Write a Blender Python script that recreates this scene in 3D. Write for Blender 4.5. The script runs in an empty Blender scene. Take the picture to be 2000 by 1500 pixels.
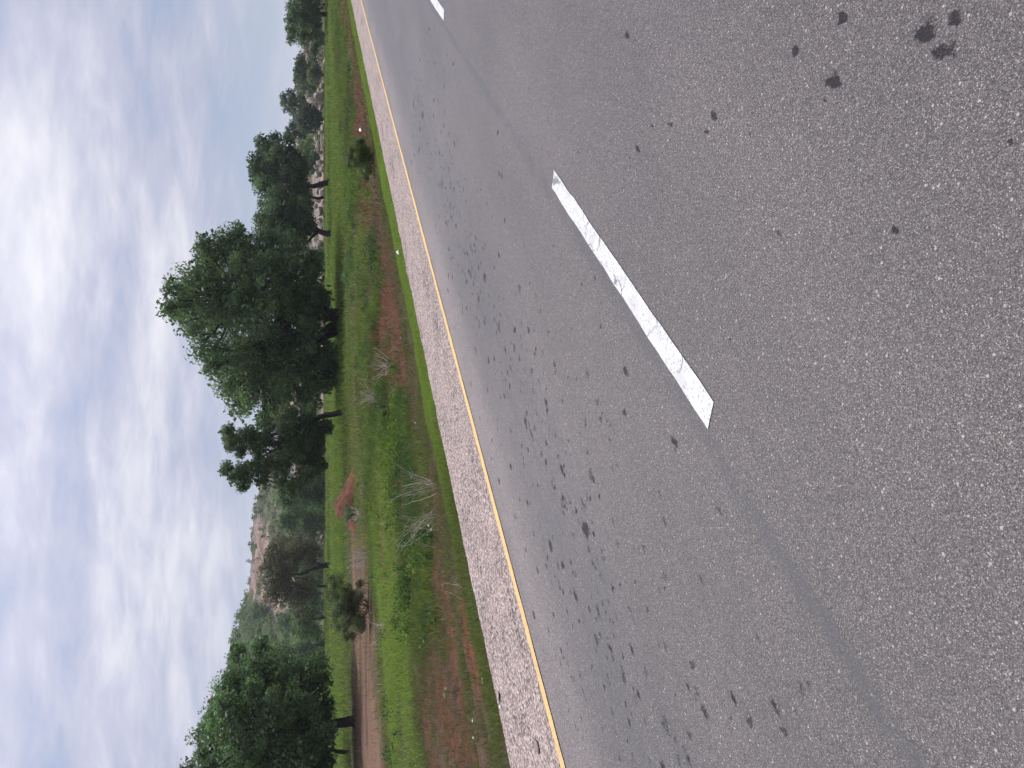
import bpy, bmesh, math, random
import numpy as np
from mathutils import Matrix, Vector

random.seed(7)
rng = np.random.default_rng(7)
sc = bpy.context.scene
C = sc.collection

# ------------------------------------------------------------------ camera
# world X runs along the road (t), world Y to the left of it (s), metres
CAM_H = 1.8
PITCH = math.radians(14.467)
YAW = math.radians(35.378)
ca, sa = math.cos(YAW), math.sin(YAW)
ct, st = math.cos(PITCH), math.sin(PITCH)
FWD = np.array([ct * ca, ct * sa, -st])
UPV = np.array([st * ca, st * sa, ct])
RGT = np.array([sa, -ca, 0.0])
HEAD = np.array([ca, sa, 0.0])
CAM = np.array([0, 0, CAM_H])
F_PX = 1500.0

cam_d = bpy.data.cameras.new('camera')
cam = bpy.data.objects.new('camera', cam_d)
C.objects.link(cam)
m = Matrix.Identity(4)
for i in range(3):
    m[i][0] = -UPV[i]
    m[i][1] = RGT[i]
    m[i][2] = -FWD[i]
    m[i][3] = CAM[i]
cam.matrix_world = m
cam_d.sensor_width = 36
cam_d.lens = 27
cam_d.clip_start = 0.05
cam_d.clip_end = 6000
sc.camera = cam


def ray(px, py):
    u, v = 1500 - py, px
    return FWD + (u - 750) / F_PX * RGT - (v - 1000) / F_PX * UPV


def at(px, py, d):
    """point seen at a photo pixel, at forward distance d"""
    r = ray(px, py)
    return CAM + r / (r @ HEAD) * d


def ground_d(px, py, z=-0.3):
    r = ray(px, py)
    return (z - CAM_H) / r[2] * (r @ HEAD)


def fwd_of(t, s):
    return t * ca + s * sa


def lat_of(t, s):
    return t * sa - s * ca


# ------------------------------------------------------------------ noise
_perm = rng.permutation(4096)
_val = rng.random(4096)


def vnoise(x, y):
    x = np.asarray(x, float); y = np.asarray(y, float)
    xi = np.floor(x).astype(int); yi = np.floor(y).astype(int)
    fx = x - xi; fy = y - yi
    fx = fx * fx * (3 - 2 * fx); fy = fy * fy * (3 - 2 * fy)

    def h(a, b):
        return _val[_perm[(_perm[a & 4095] + b) & 4095]]
    return (h(xi, yi) * (1 - fx) + h(xi + 1, yi) * fx) * (1 - fy) + (h(xi, yi + 1) * (1 - fx) + h(xi + 1, yi + 1) * fx) * fy


def fbm(x, y, o=4):
    a, s, n = 0.5, 0.0, 0.0
    for k in range(o):
        s = s + a * vnoise(x * 2 ** k + 17.3 * k, y * 2 ** k - 9.1 * k); n += a; a *= .5
    return s / n


def sm(x, a, b):
    t = np.clip((np.asarray(x, float) - a) / (b - a), 0, 1)
    return t * t * (3 - 2 * t)


def band(x, a, b, w):
    return sm(x, a - w, a + w) * (1 - sm(x, b - w, b + w))


# ------------------------------------------------------------------ mesh helpers
def mk(name, verts, faces, mat, parent=None, cols=None, smooth=False, loc=None):
    """faces: (n,k) int array; cols: (nverts,3)"""
    verts = np.asarray(verts, np.float32)
    if loc is not None:
        verts = verts - np.asarray(loc, np.float32)
    faces = np.asarray(faces, np.int32)
    me = bpy.data.meshes.new(name)
    me.vertices.add(len(verts))
    me.vertices.foreach_set('co', verts.ravel())
    nf, k = faces.shape
    me.loops.add(nf * k)
    me.loops.foreach_set('vertex_index', faces.ravel())
    me.polygons.add(nf)
    me.polygons.foreach_set('loop_start', np.arange(0, nf * k, k, dtype=np.int32))
    if smooth:
        me.polygons.foreach_set('use_smooth', np.ones(nf, bool))
    if cols is not None:
        a = me.attributes.new('col', 'FLOAT_COLOR', 'POINT')
        c4 = np.ones((len(verts), 4), np.float32); c4[:, :3] = cols
        a.data.foreach_set('color', c4.ravel())
    me.update(calc_edges=True)
    me.materials.append(mat)
    o = bpy.data.objects.new(name, me)
    C.objects.link(o)
    if parent is not None:
        o.parent = parent
    elif loc is not None:
        o.location = loc
    return o


def tag(o, label=None, cat=None, group=None, kind=None):
    if label: o['label'] = label
    if cat: o['category'] = cat
    if group: o['group'] = group
    if kind: o['kind'] = kind
    return o


def empty(name, loc, label, cat, group=None):
    o = bpy.data.objects.new(name, None)
    C.objects.link(o)
    o.location = loc
    o.empty_display_size = .3
    return tag(o, label, cat, group)


class Tubes:
    def __init__(self):
        self.v, self.f, self.n = [], [], 0

    def add(self, pts, radii, sides=6):
        pts = np.asarray(pts, float)
        n = len(pts)
        tang = np.gradient(pts, axis=0)
        tang /= np.linalg.norm(tang, axis=1)[:, None] + 1e-9
        ref = np.array([0.31, 0.95, 0.02])
        a = np.cross(tang, ref); a /= np.linalg.norm(a, axis=1)[:, None] + 1e-9
        b = np.cross(tang, a)
        ang = np.arange(sides) / sides * 2 * np.pi
        r = np.asarray(radii, float)[:, None, None]
        ring = pts[:, None, :] + r * (np.cos(ang)[None, :, None] * a[:, None, :] + np.sin(ang)[None, :, None] * b[:, None, :])
        self.v.append(ring.reshape(-1, 3))
        i = np.arange(n - 1)[:, None] * sides
        j = np.arange(sides)[None, :]
        j2 = (j + 1) % sides
        q = np.stack([i + j, i + j2, i + sides + j2, i + sides + j], -1).reshape(-1, 4) + self.n
        self.f.append(q)
        self.n += n * sides

    def build(self, name, mat, parent=None, loc=None, cols=None, smooth=True):
        return mk(name, np.concatenate(self.v), np.concatenate(self.f), mat, parent, cols, smooth, loc)


def curve(p0, p1, bend, n=7, wob=0.0):
    p0 = np.asarray(p0, float); p1 = np.asarray(p1, float)
    mid = (p0 + p1) / 2 + np.asarray(bend, float)
    u = np.linspace(0, 1, n)[:, None]
    p = (1 - u) ** 2 * p0 + 2 * u * (1 - u) * mid + u * u * p1
    if wob:
        w = rng.normal(0, wob, (n, 3)); w[0] = 0; w[-1] = 0
        p = p + w
    return p


# ------------------------------------------------------------------ materials
def new_mat(name):
    ma = bpy.data.materials.new(name)
    ma.use_nodes = True
    nt = ma.node_tree
    nt.nodes.clear()
    return ma, nt


class N:
    """small node-building helper"""
    def __init__(self, nt):
        self.nt = nt

    def node(self, t, **kw):
        n = self.nt.nodes.new(t)
        for k, v in kw.items():
            setattr(n, k, v)
        return n

    def put(self, sock, v):
        if hasattr(v, 'is_output') or isinstance(v, bpy.types.NodeSocket):
            self.nt.links.new(v, sock)
        else:
            if sock.type == 'RGBA' and len(v) == 3:
                v = (*v, 1)
            sock.default_value = v

    def math(self, op, a, b=0.0, clamp=False):
        n = self.node('ShaderNodeMath', operation=op, use_clamp=clamp)
        self.put(n.inputs[0], a); self.put(n.inputs[1], b)
        return n.outputs[0]

    def vmath(self, op, a, b=(0, 0, 0)):
        n = self.node('ShaderNodeVectorMath', operation=op)
        self.put(n.inputs[0], a); self.put(n.inputs[1], b)
        return n.outputs['Value'] if op in ('DOT_PRODUCT', 'LENGTH', 'DISTANCE') else n.outputs[0]

    def noise(self, vec, scale, detail=4, rough=.5, dist=0.0):
        n = self.node('ShaderNodeTexNoise')
        self.put(n.inputs['Vector'], vec)
        n.inputs['Scale'].default_value = scale
        n.inputs['Detail'].default_value = detail
        n.inputs['Roughness'].default_value = rough
        n.inputs['Distortion'].default_value = dist
        return n.outputs['Fac']

    def voro(self, vec, scale, feature='F1', out='Distance', rnd=1.0):
        n = self.node('ShaderNodeTexVoronoi', feature=feature)
        self.put(n.inputs['Vector'], vec)
        n.inputs['Scale'].default_value = scale
        n.inputs['Randomness'].default_value = rnd
        return n.outputs[out]

    def ramp(self, fac, stops, interp='LINEAR'):
        n = self.node('ShaderNodeValToRGB')
        n.color_ramp.interpolation = interp
        while len(n.color_ramp.elements) < len(stops):
            n.color_ramp.elements.new(.5)
        for e, (p, c) in zip(n.color_ramp.elements, stops):
            e.position = p
            e.color = (*c, 1) if len(c) == 3 else c
        self.put(n.inputs[0], fac)
        return n.outputs['Color']

    def maprange(self, v, a, b, c=0.0, d=1.0, smooth=True):
        n = self.node('ShaderNodeMapRange', interpolation_type='SMOOTHSTEP' if smooth else 'LINEAR')
        self.put(n.inputs[0], v)
        for i, x in enumerate((a, b, c, d)):
            n.inputs[1 + i].default_value = x
        return n.outputs[0]

    def mix(self, fac, a, b, blend='MIX'):
        n = self.node('ShaderNodeMix', data_type='RGBA', blend_type=blend)
        self.put(n.inputs[0], fac); self.put(n.inputs[6], a); self.put(n.inputs[7], b)
        return n.outputs[2]

    def bump(self, h, strength=.5, dist=.01):
        n = self.node('ShaderNodeBump')
        self.put(n.inputs['Height'], h)
        n.inputs['Strength'].default_value = strength
        n.inputs['Distance'].default_value = dist
        return n.outputs[0]

    def mapping(self, vec, scale=(1, 1, 1), rot=(0, 0, 0), loc=(0, 0, 0)):
        n = self.node('ShaderNodeMapping')
        self.put(n.inputs['Vector'], vec)
        n.inputs['Scale'].default_value = scale
        n.inputs['Rotation'].default_value = rot
        n.inputs['Location'].default_value = loc
        return n.outputs[0]

    def principled(self, col, rough=.8, spec=.3, normal=None):
        n = self.node('ShaderNodeBsdfPrincipled')
        self.put(n.inputs['Base Color'], col)
        self.put(n.inputs['Roughness'], rough)
        self.put(n.inputs['Specular IOR Level'], spec)
        if normal is not None:
            self.put(n.inputs['Normal'], normal)
        return n.outputs[0]

    def out(self, sh):
        o = self.node('ShaderNodeOutputMaterial')
        self.put(o.inputs['Surface'], sh)

    def obj(self):
        return self.node('ShaderNodeTexCoord').outputs['Object']

    def attr(self, name, out='Color'):
        n = self.node('ShaderNodeAttribute', attribute_name=name)
        return n.outputs[out]


def leaf_mat(name, trans=.35, rough=.55, spec=.3):
    ma, nt = new_mat(name); n = N(nt)
    col = n.attr('col')
    p = n.principled(col, rough, spec)
    t = n.node('ShaderNodeBsdfTranslucent')
    n.put(t.inputs[0], n.mix(1.0, col, (1.25, 1.35, .7), 'MULTIPLY'))
    mx = n.node('ShaderNodeMixShader')
    mx.inputs[0].default_value = trans
    nt.links.new(p, mx.inputs[1]); nt.links.new(t.outputs[0], mx.inputs[2])
    n.out(mx.outputs[0])
    return ma


M_LEAF = leaf_mat('tree_leaves', .42, .5, .3)
M_GRASS = leaf_mat('grass_blades', .42, .65, .12)


def bark_mat():
    ma, nt = new_mat('bark'); n = N(nt)
    v = n.obj()
    f = n.noise(n.mapping(v, (1, 1, .25)), 9, 6, .65)
    col = n.ramp(f, [(.3, (.018, .015, .013)), (.7, (.075, .062, .052))])
    n.out(n.principled(col, .9, .15, n.bump(f, .8, .05)))
    return ma


M_BARK = bark_mat()


def plain_noise(name, c1, c2, scale, rough=.8, spec=.2, bump=.4, bd=.02):
    ma, nt = new_mat(name); n = N(nt)
    v = n.obj()
    f = n.noise(v, scale, 6, .6)
    n.out(n.principled(n.ramp(f, [(.32, c1), (.68, c2)]), rough, spec, n.bump(f, bump, bd)))
    return ma


M_TWIG = plain_noise('dry_twigs', (.36, .31, .24), (.60, .53, .44), 30)
M_STRAW = leaf_mat('dry_straw', .2, .7, .2)


def rock_mat():
    ma, nt = new_mat('granite'); n = N(nt)
    v = n.obj()
    big = n.noise(v, .35, 6, .6, .5)
    fine = n.noise(v, 4.0, 5, .65)
    col = n.ramp(big, [(.25, (.22, .18, .16)), (.45, (.40, .32, .275)), (.62, (.50, .41, .35)), (.8, (.44, .32, .26))])
    col = n.mix(.55, col, n.ramp(fine, [(.3, (.25, .25, .26)), (.7, (1, 1, 1))]), 'MULTIPLY')
    streak = n.noise(n.mapping(v, (1.2, 1.2, .12)), 1.3, 4, .6)
    col = n.mix(n.maprange(streak, .52, .66, 0, .7), col, (.10, .09, .085))
    n.out(n.principled(col, .9, .2, n.bump(n.math('ADD', big, fine), .8, .25)))
    return ma


M_ROCK = rock_mat()


# asphalt: one material for the carriageway and its stains ('stain' attribute darkens a soaked spot)
def asphalt_mat():
    ma, nt = new_mat('asphalt'); n = N(nt)
    v = n.obj()
    x = n.node('ShaderNodeSeparateXYZ'); n.put(x.inputs[0], v)
    s = x.outputs[1]
    warp = n.math('MULTIPLY', n.math('SUBTRACT', n.noise(v, 2.2, 3, .6), .5), .10)
    sw = n.math('ADD', s, warp)
    cs = n.node('ShaderNodeSeparateColor'); n.put(cs.inputs[0], n.voro(v, 230, out='Color'))
    dist = n.voro(v, 230)
    base = n.ramp(cs.outputs[0], [(0, (.028, .023, .021)), (.3, (.067, .057, .055)), (.75, (.121, .104, .101)), (.91, (.174, .153, .145)), (.975, (.25, .228, .20)), (1, (.36, .33, .29))])
    base = n.mix(1.0, base, n.maprange(dist, .3, .7, 1.08, .42), 'MULTIPLY')
    fine = n.noise(v, 260, 2, .6)
    base = n.mix(1.0, base, n.ramp(fine, [(.25, (.6, .6, .6)), (.75, (1.38, 1.36, 1.34))]), 'MULTIPLY')
    c2 = n.node('ShaderNodeSeparateColor'); n.put(c2.inputs[0], n.voro(v, 62, out='Color'))
    d2 = n.voro(v, 62)
    base = n.mix(n.math('MULTIPLY', n.math('GREATER_THAN', c2.outputs[0], .955), n.maprange(d2, .2, .4, .7, 0)), base, (.38, .34, .30))
    base = n.mix(n.math('MULTIPLY', n.math('LESS_THAN', c2.outputs[0], .05), n.maprange(d2, .25, .45, .6, 0)), base, (.045, .04, .04))
    big = n.noise(n.mapping(v, (.35, 1, 1)), .9, 5, .6)
    base = n.mix(1.0, base, n.ramp(big, [(.3, (.80, .80, .81)), (.7, (1.18, 1.17, 1.16))]), 'MULTIPLY')
    # longitudinal joint sealed with bitumen, beside the centre dashes
    j = n.math('MULTIPLY', n.maprange(sw, 2.06, 2.085), n.maprange(sw, 2.135, 2.20, 1, 0))
    j = n.math('MULTIPLY', j, n.maprange(n.noise(v, 4.5, 5, .7), .35, .62, .25, 1.0))
    base = n.mix(n.math('MULTIPLY', j, .62), base, (.036, .037, .041))
    # oily wheel tracks in the far lane
    tr = n.math('ADD', n.math('MULTIPLY', n.maprange(sw, 3.3, 3.7), n.maprange(sw, 4.2, 4.9, 1, 0)),
                n.math('MULTIPLY', n.maprange(sw, 2.3, 2.5), n.maprange(sw, 2.6, 3.0, .4, 0)))
    str_ = n.noise(n.mapping(v, (.5, 3, 1)), 2.2, 5, .65)
    base = n.mix(n.math('MULTIPLY', tr, n.maprange(str_, .35, .72, 0.0, .55)), base, (.034, .035, .041))
    stain = n.attr('stain', 'Fac')
    base = n.mix(n.math('MULTIPLY', n.maprange(sw, 4.5, 5.2), n.maprange(big, .2, .8, .55, 1.0)), base, n.mix(1.0, base, (1.75, 1.68, 1.66), 'MULTIPLY'))  # pale dusty lane edge, with grazing sheen also painted into the base colour
    sm_ = n.maprange(n.math('ADD', stain, n.math('MULTIPLY', n.math('SUBTRACT', n.noise(v, 70, 4, .7), .5), .9)), .32, .75)
    base = n.mix(n.math('MULTIPLY', sm_, .85), base, (.016, .016, .019))
    h = n.math('ADD', n.math('MULTIPLY', dist, -1.0), n.math('MULTIPLY', fine, .4))
    n.out(n.principled(base, n.maprange(fine, .2, .8, .40, .60), n.maprange(sm_, 0, 1, .46, .08), n.bump(h, .42, .005)))
    return ma


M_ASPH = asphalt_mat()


def gravel_mat():
    ma, nt = new_mat('chip_seal'); n = N(nt)
    v = n.obj()
    cs = n.node('ShaderNodeSeparateColor'); n.put(cs.inputs[0], n.voro(v, 42, out='Color'))
    d = n.voro(v, 42)
    col = n.ramp(cs.outputs[0], [(0, (.12, .09, .08)), (.22, (.265, .212, .187)), (.6, (.365, .290, .252)), (.9, (.46, .375, .33)), (1, (.56, .48, .435))])
    col = n.mix(1.0, col, n.ramp(n.noise(v, 2.0, 5, .6), [(.3, (.82, .80, .80)), (.7, (1.1, 1.08, 1.08))]), 'MULTIPLY')
    # missing chips show dark bitumen
    hole = n.math('ADD', n.noise(v, 24, 3, .6), n.math('MULTIPLY', n.math('SUBTRACT', n.noise(n.mapping(v, (.4, 1, 1)), 1.6, 4, .6), .5), .55))
    col = n.mix(n.maprange(hole, .587, .628, 0, .92), col, (.05, .042, .042))
    col = n.mix(n.maprange(d, .42, .7, 0, .65), col, (.06, .05, .05))
    n.out(n.principled(col, .85, .25, n.bump(n.math('MULTIPLY', d, -1), .8, .012)))
    return ma


M_GRAVEL = gravel_mat()


def paint_mat(name, c, dirt, crack):
    ma, nt = new_mat(name); n = N(nt)
    v = n.obj()
    f = n.noise(v, 7, 6, .65)
    col = n.mix(n.maprange(f, .42, .68, 0, .7), c, dirt)
    sp = n.noise(v, 75, 3, .6)
    col = n.mix(n.maprange(sp, .565, .64, 0, .7), col, (.12, .115, .11))
    if crack:
        w = n.node('ShaderNodeTexNoise'); n.put(w.inputs['Vector'], v); w.inputs['Scale'].default_value = 6
        o = n.node('ShaderNodeVectorMath', operation='MULTIPLY_ADD')
        n.put(o.inputs[0], w.outputs['Color']); o.inputs[1].default_value = (.2, .2, 0); n.put(o.inputs[2], n.mapping(v, (1, .8, 1), (0, 0, .5)))
        e = n.voro(o.outputs[0], 2.3, 'DISTANCE_TO_EDGE')
        k = n.math('MULTIPLY', n.maprange(e, .004, .014, 1, 0), n.maprange(n.noise(v, 3, 2), .42, .6))
        col = n.mix(n.math('MULTIPLY', k, .85), col, (.10, .095, .10))
    n.out(n.principled(col, .6, .35, n.bump(n.noise(v, 90, 3, .6), .35, .004)))
    return ma


M_WHITE = paint_mat('white_paint', (.50, .50, .495), (.37, .365, .36), True)
M_YELLOW = paint_mat('yellow_paint', (.56, .36, .12), (.43, .29, .12), False)


def ground_mat():
    ma, nt = new_mat('soil_and_turf'); n = N(nt)
    v = n.obj()
    col = n.attr('col')
    f = n.noise(v, 6, 6, .7)
    f2 = n.noise(v, 38, 4, .65)
    col = n.mix(1.0, col, n.ramp(f, [(.3, (.62, .62, .62)), (.7, (1.35, 1.33, 1.30))]), 'MULTIPLY')
    col = n.mix(1.0, col, n.ramp(f2, [(.3, (.5, .5, .5)), (.7, (1.45, 1.43, 1.4))]), 'MULTIPLY')
    n.out(n.principled(col, .95, .1, n.bump(n.math('ADD', f, n.math('MULTIPLY', f2, .6)), 1.0, .09)))
    return ma


M_GROUND = ground_mat()


# ------------------------------------------------------------------ ground relief and colours
PS = np.array([-900, -9, -3.6, -3.0, 7.05, 7.6, 8.6, 10, 11.2, 12.3, 14, 16, 18, 20, 24, 2000], float)
PZ = np.array([-.4, -.5, -.12, -.07, -.07, -.10, -.24, -.40, -.58, -.52, -.40, -.27, -.22, -.27, -.3, -.3], float)


def gz(t, s):
    z = np.interp(s, PS, PZ)
    w = sm(s, 7.4, 9.0)
    z = z + w * (fbm(t * .45, s * .45, 4) - .5) * .22 * (1 - .6 * sm(s, 24, 40))
    return z


RED = np.array([.150, .058, .037]); BROWN = np.array([.130, .082, .058]); DARK = np.array([.080, .045, .033])
DULL = np.array([.075, .066, .036]); TURF = np.array([.062, .088, .026]); CROP = np.array([.062, .092, .026]); STRAW = np.array([.16, .125, .078])


def masks(t, s):
    """shares of each cover at (t, s)"""
    n1 = fbm(t * .33, s * .33, 4); n2 = fbm(t * .9 + 50, s * .9, 4); n3 = fbm(t * .14 + 9, s * .3 + 31, 3)
    yf, xl = fwd_of(t, s), lat_of(t, s)
    m = {}
    m['strip'] = band(s, 7.0, 8.45 + .5 * (n2 - .5) + .35 * sm(t, 18, 30), .18) * (.25 + .75 * sm(t, 6.2, 9.5)) * sm(n2, .12 - .3 * sm(t, 8, 14), .42 - .45 * sm(t, 8, 14))
    n4 = fbm(t * 2.6 + 4, s * 2.6, 3)
    r = band(s + 2.4 * (n1 - .5) + .8 * (n2 - .5) + 1.6 * (n4 - .5), 10.0, 11.9 + 3.0 * sm(t, 16.5, 22) - 2.2 * sm(t, 42, 60), .35)
    r = r * sm(fbm(t * .45 + 5, s * .9 + 3, 4), .30, .43)
    r = r * (band(t, 5.0, 10.6, .8) * .9 + band(t, 13.8, 44, 1.2) + .7 * band(t, 50, 90, 4)) * sm(n2, .22, .45)
    m['red'] = r
    m['soil'] = np.maximum(band(s + 2.2 * (n1 - .5) + 1.8 * (n4 - .5), 10.3, 14.4, .4) * (1 - sm(t + 3 * (n2 - .5), 8.0, 10.2)),
                           band(s + n1, 17.2, 18.6, .3) * band(t, 13.4, 17.5, .6) * .8) * sm(n2, .18, .42)
    field_bare = sm(s + 2 * (n1 - .5), 20.2, 21.4) * (1 - sm(yf, 43, 47)) * (1 - sm(xl, -8.5, -5.5)) 
    m['bare'] = field_bare
    m['thin'] = sm(s, 19, 21) * (1 - sm(yf, 44, 50)) * (1 - field_bare)
    m['field'] = sm(yf + 0.0 * n1, 42, 47) * sm(s, 15.5, 18)
    m['bank'] = band(s + 1.5 * (n1 - .5), 14.8, 20.3, .5) * (1 - sm(t, 17, 24)) 
    m['dirt'] = band(s, 8.2, 11.5, .4) * (1 - sm(t, 9.5, 12.5)) * sm(fbm(t * .8 + 60, s * 2.2, 5) + .25 * (n4 - .5), .46, .54)
    m['n1'], m['n2'], m['n3'], m['yf'], m['xl'] = n1, n2, n3, yf, xl
    return m


def ground_col(t, s):
    k = masks(t, s)
    c = np.empty(t.shape + (3,)); c[:] = DULL
    c = c * (.75 + .5 * k['n2'])[..., None]

    def lay(w, col):
        nonlocal c
        w = np.clip(w, 0, 1)[..., None]
        c = c * (1 - w) + np.asarray(col) * w
    lay(sm(k['n1'], .45, .62) * .7 * band(s, 8.4, 16, .5), BROWN * .85)
    lay(band(s, 12, 20, .6) * (.05 + .6 * sm(k['n2'], .42, .62)), TURF * .85)
    lay(k['bank'], TURF)
    lay(k['strip'], TURF * 1.05)
    lay(k['soil'], DARK * 1.2); lay(k['soil'] * sm(k['n2'], .5, .62), BROWN * .95); lay(k['soil'] * sm(fbm(t * .5 + 90, s * 1.4, 4), .52, .60) * .75, RED * .95)
    lay(k['red'], RED * (1.0 + .1 * (1 - sm(t, 9, 13)))[..., None]); lay(k['red'] * sm(k['n2'], .52, .66) * .6, DARK)
    lay(k['dirt'], BROWN * .95); lay(k['dirt'] * sm(k['n1'], .44, .52), RED * 1.1)
    lay(k['thin'], DULL); lay(k['thin'] * sm(k['n3'], .45, .6) * .7, STRAW * .75)
    # bare tilled soil: bands across the field
    rows = .5 + .5 * np.sin(k['yf'] * 2 * np.pi / .9 + 2 * k['n3'])
    st1 = sm(vnoise(k['yf'] * .8 + 2, k['xl'] * .05) * .6 + vnoise(k['yf'] * 2.1, k['xl'] * .08) * .4, .3, .7)
    b = BROWN[None] * (.58 + .30 * k['n3'] + .14 * rows + .42 * st1)[..., None].reshape(-1, 1).reshape(t.shape + (1,))
    lay(k['bare'], b)
    lay(k['bare'] * sm(k['n3'], .56, .68) * .65, np.array([.205, .125, .082]))
    lay(k['bare'] * sm(k['n2'], .6, .72) * .55, DULL)
    lay(k['field'], CROP * .8)
    lay(k['field'] * sm(k['n3'], .55, .7) * .4, BROWN * .8)
    lay(1 - sm(s, -3.4, -2.8), TURF)
    return c


def sheet(name, T, S, zf, mat, cols=True, smooth=True):
    tt, ss = np.meshgrid(T, S, indexing='ij')
    zz = zf(tt, ss)
    v = np.stack([tt, ss, zz], -1).reshape(-1, 3)
    a, b = len(T), len(S)
    i = np.arange(a - 1)[:, None] * b + np.arange(b - 1)[None]
    f = np.stack([i, i + b, i + b + 1, i + 1], -1).reshape(-1, 4)
    c = ground_col(tt.ravel(), ss.ravel()) if cols else None
    return mk(name, v, f, mat, None, c, smooth)


T = np.concatenate([-np.geomspace(900, 6, 16), np.arange(-5, 60, .22), np.arange(60, 150, 1.2), np.geomspace(150, 2500, 26)])
S = np.concatenate([-np.geomspace(800, 9, 10), np.arange(-8, 6.9, 1.2), np.arange(7, 24, .16), np.arange(24, 62, .5), np.arange(62, 170, 2.5), np.geomspace(170, 2000, 24)])
g = sheet('ground', T, S, gz, M_GROUND)
tag(g, kind='structure')

# ------------------------------------------------------------------ road
# dark oil and tar drips on the carriageway: (t, s, half length, half width)
spots = [(2.21, .26, .055, .035), (2.11, .29, .045, .03), (2.11, .20, .03, .025), (2.56, .49, .045, .022), (3.35, .85, .05, .022), (3.37, .93, .04, .018),
         (3.77, 1.02, .035, .015), (4.11, 1.27, .04, .018), (4.65, .77, .04, .02), (1.72, .43, .02, .015), (1.80, 3.19, .06, .030), (1.68, 2.90, .05, .025),
         (2.53, 3.90, .07, .03), (2.76, 2.68, .04, .02), (2.64, .30, .03, .018), (1.97, .80, .022, .015), (3.39, 2.62, .045, .025), (2.25, 2.31, .05, .025),
         (2.50, 3.68, .05, .026), (2.62, 2.76, .045, .02), (2.18, 2.70, .045, .02), (3.49, 2.90, .04, .02), (2.90, 4.12, .07, .03), (2.86, .46, .025, .02),
         (2.00, 3.12, .04, .022), (2.63, 1.62, .018, .013), (4.2, 1.35, .025, .013), (4.0, 1.1, .025, .012), (3.55, 3.3, .05, .025), (4.1, 3.7, .07, .03), (4.9, 4.0, .09, .03),
         (1.35, 1.55, .025, .012), (4.3, 2.2, .03, .016), (4.5, 2.35, .03, .014)]
keyset = {(p[0], p[1]) for p in spots}
for q in range(1700):
    x = .8 + 14 * rng.random() ** 1.6
    y = float(np.clip(rng.normal(3.95, .55), 2.4, 5.2)) if rng.random() < .8 else rng.uniform(2.3, 5.2)
    r_ = rng.uniform(.008, .026) * (1 + .05 * x) * (1.5 if rng.random() < .1 else 1)
    spots.append((x, y, r_ * rng.uniform(1.0, 2.0), r_))
for q in range(60):
    r_ = rng.uniform(.007, .018)
    spots.append((.8 + 6 * rng.random(), rng.uniform(-1, 2.2), r_ * 1.3, r_))
Tr = np.concatenate([np.arange(-60, .2, 4.0), np.arange(.3, 6.0, .013), np.arange(6, 16.5, .05), np.arange(17, 60, 1.0), np.geomspace(60, 2400, 24)])
Sr = np.concatenate([[-1.36, -.7], np.arange(-.15, 5.40, .0145), [5.42]])
t2, s2 = np.meshgrid(Tr, Sr, indexing='ij')
stn = np.zeros(t2.shape)
for (x, y, a, b) in spots:
    i0, i1 = np.searchsorted(Tr, [x - 2 * a, x + 2 * a]); j0, j1 = np.searchsorted(Sr, [y - 2 * b, y + 2 * b])
    if i1 <= i0 or j1 <= j0:
        continue
    dx = (t2[i0:i1, j0:j1] - x) / a; dy = (s2[i0:i1, j0:j1] - y) / b
    wob = 1 + 1.5 * (fbm(dx * 1.4 + x * 37, dy * 1.4 + y * 53, 3) - .5)
    val = np.clip(1.5 - np.hypot(dx, dy) * wob, 0, 1) * ((.95 if y < 1.4 else .74) if (x, y) in keyset else rng.choice([.52, .6, .68, .76])) * (.85 + .15 * math.sin(x * 91))
    stn[i0:i1, j0:j1] = np.maximum(stn[i0:i1, j0:j1], val)
ii = np.arange(len(Tr) - 1)[:, None] * len(Sr) + np.arange(len(Sr) - 1)[None]
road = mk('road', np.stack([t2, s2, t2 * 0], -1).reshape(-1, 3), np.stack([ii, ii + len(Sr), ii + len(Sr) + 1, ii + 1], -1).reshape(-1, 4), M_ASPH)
at_ = road.data.attributes.new('stain', 'FLOAT', 'POINT')
at_.data.foreach_set('value', stn.ravel().astype(np.float32))
tag(road, kind='structure')

tt = np.concatenate([np.arange(-60, 3, 1.0), np.arange(3, 60, .06), np.arange(60, 200, 1.0), np.geomspace(200, 2400, 14)])
edge = 7.17 + .10 * (fbm(tt * .35, tt * 0 + 3.3, 3) - .5) + .10 * (fbm(tt * 3.5, tt * 0 + 8.8, 3) - .5)
edge = edge + .05 * np.exp(-((tt - 14.2) / .5) ** 2)
V = []; ring = 6
for x, e in zip(tt, edge):
    V += [(x, -3.05, -.16), (x, -3.0, -.03), (x, 5.42, -.006), (x, e - .03, -.022), (x, e, -.03), (x, e + .03, -.17)]
i = np.arange(len(tt) - 1)[:, None] * ring + np.arange(ring - 1)[None]
Fc = np.stack([i, i + ring, i + ring + 1, i + 1], -1).reshape(-1, 4)
sh = mk('gravel_shoulder', np.array(V), Fc, M_GRAVEL)
tag(sh, kind='structure')


def ribbon(name, t0, t1, s0, s1, z, mat, step=.05, wob=.006, skew=0.0):
    tt = np.arange(t0, t1 + 1e-6, step) if t1 - t0 < 30 else np.concatenate([np.arange(t0, 40, .12), np.geomspace(40, t1, 30)])
    a = s0 + wob * (fbm(tt * 5, tt * 0 + s0, 3) - .5) * 2
    b = s1 + wob * (fbm(tt * 5, tt * 0 + s1 + 5, 3) - .5) * 2
    v = np.concatenate([np.stack([tt, a, tt * 0 + z], 1), np.stack([tt + skew, b, tt * 0 + z], 1)])
    n = len(tt)
    i = np.arange(n - 1)
    f = np.stack([i, i + 1, i + 1 + n, i + n], 1)
    return mk(name, v, f, mat, road)


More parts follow.
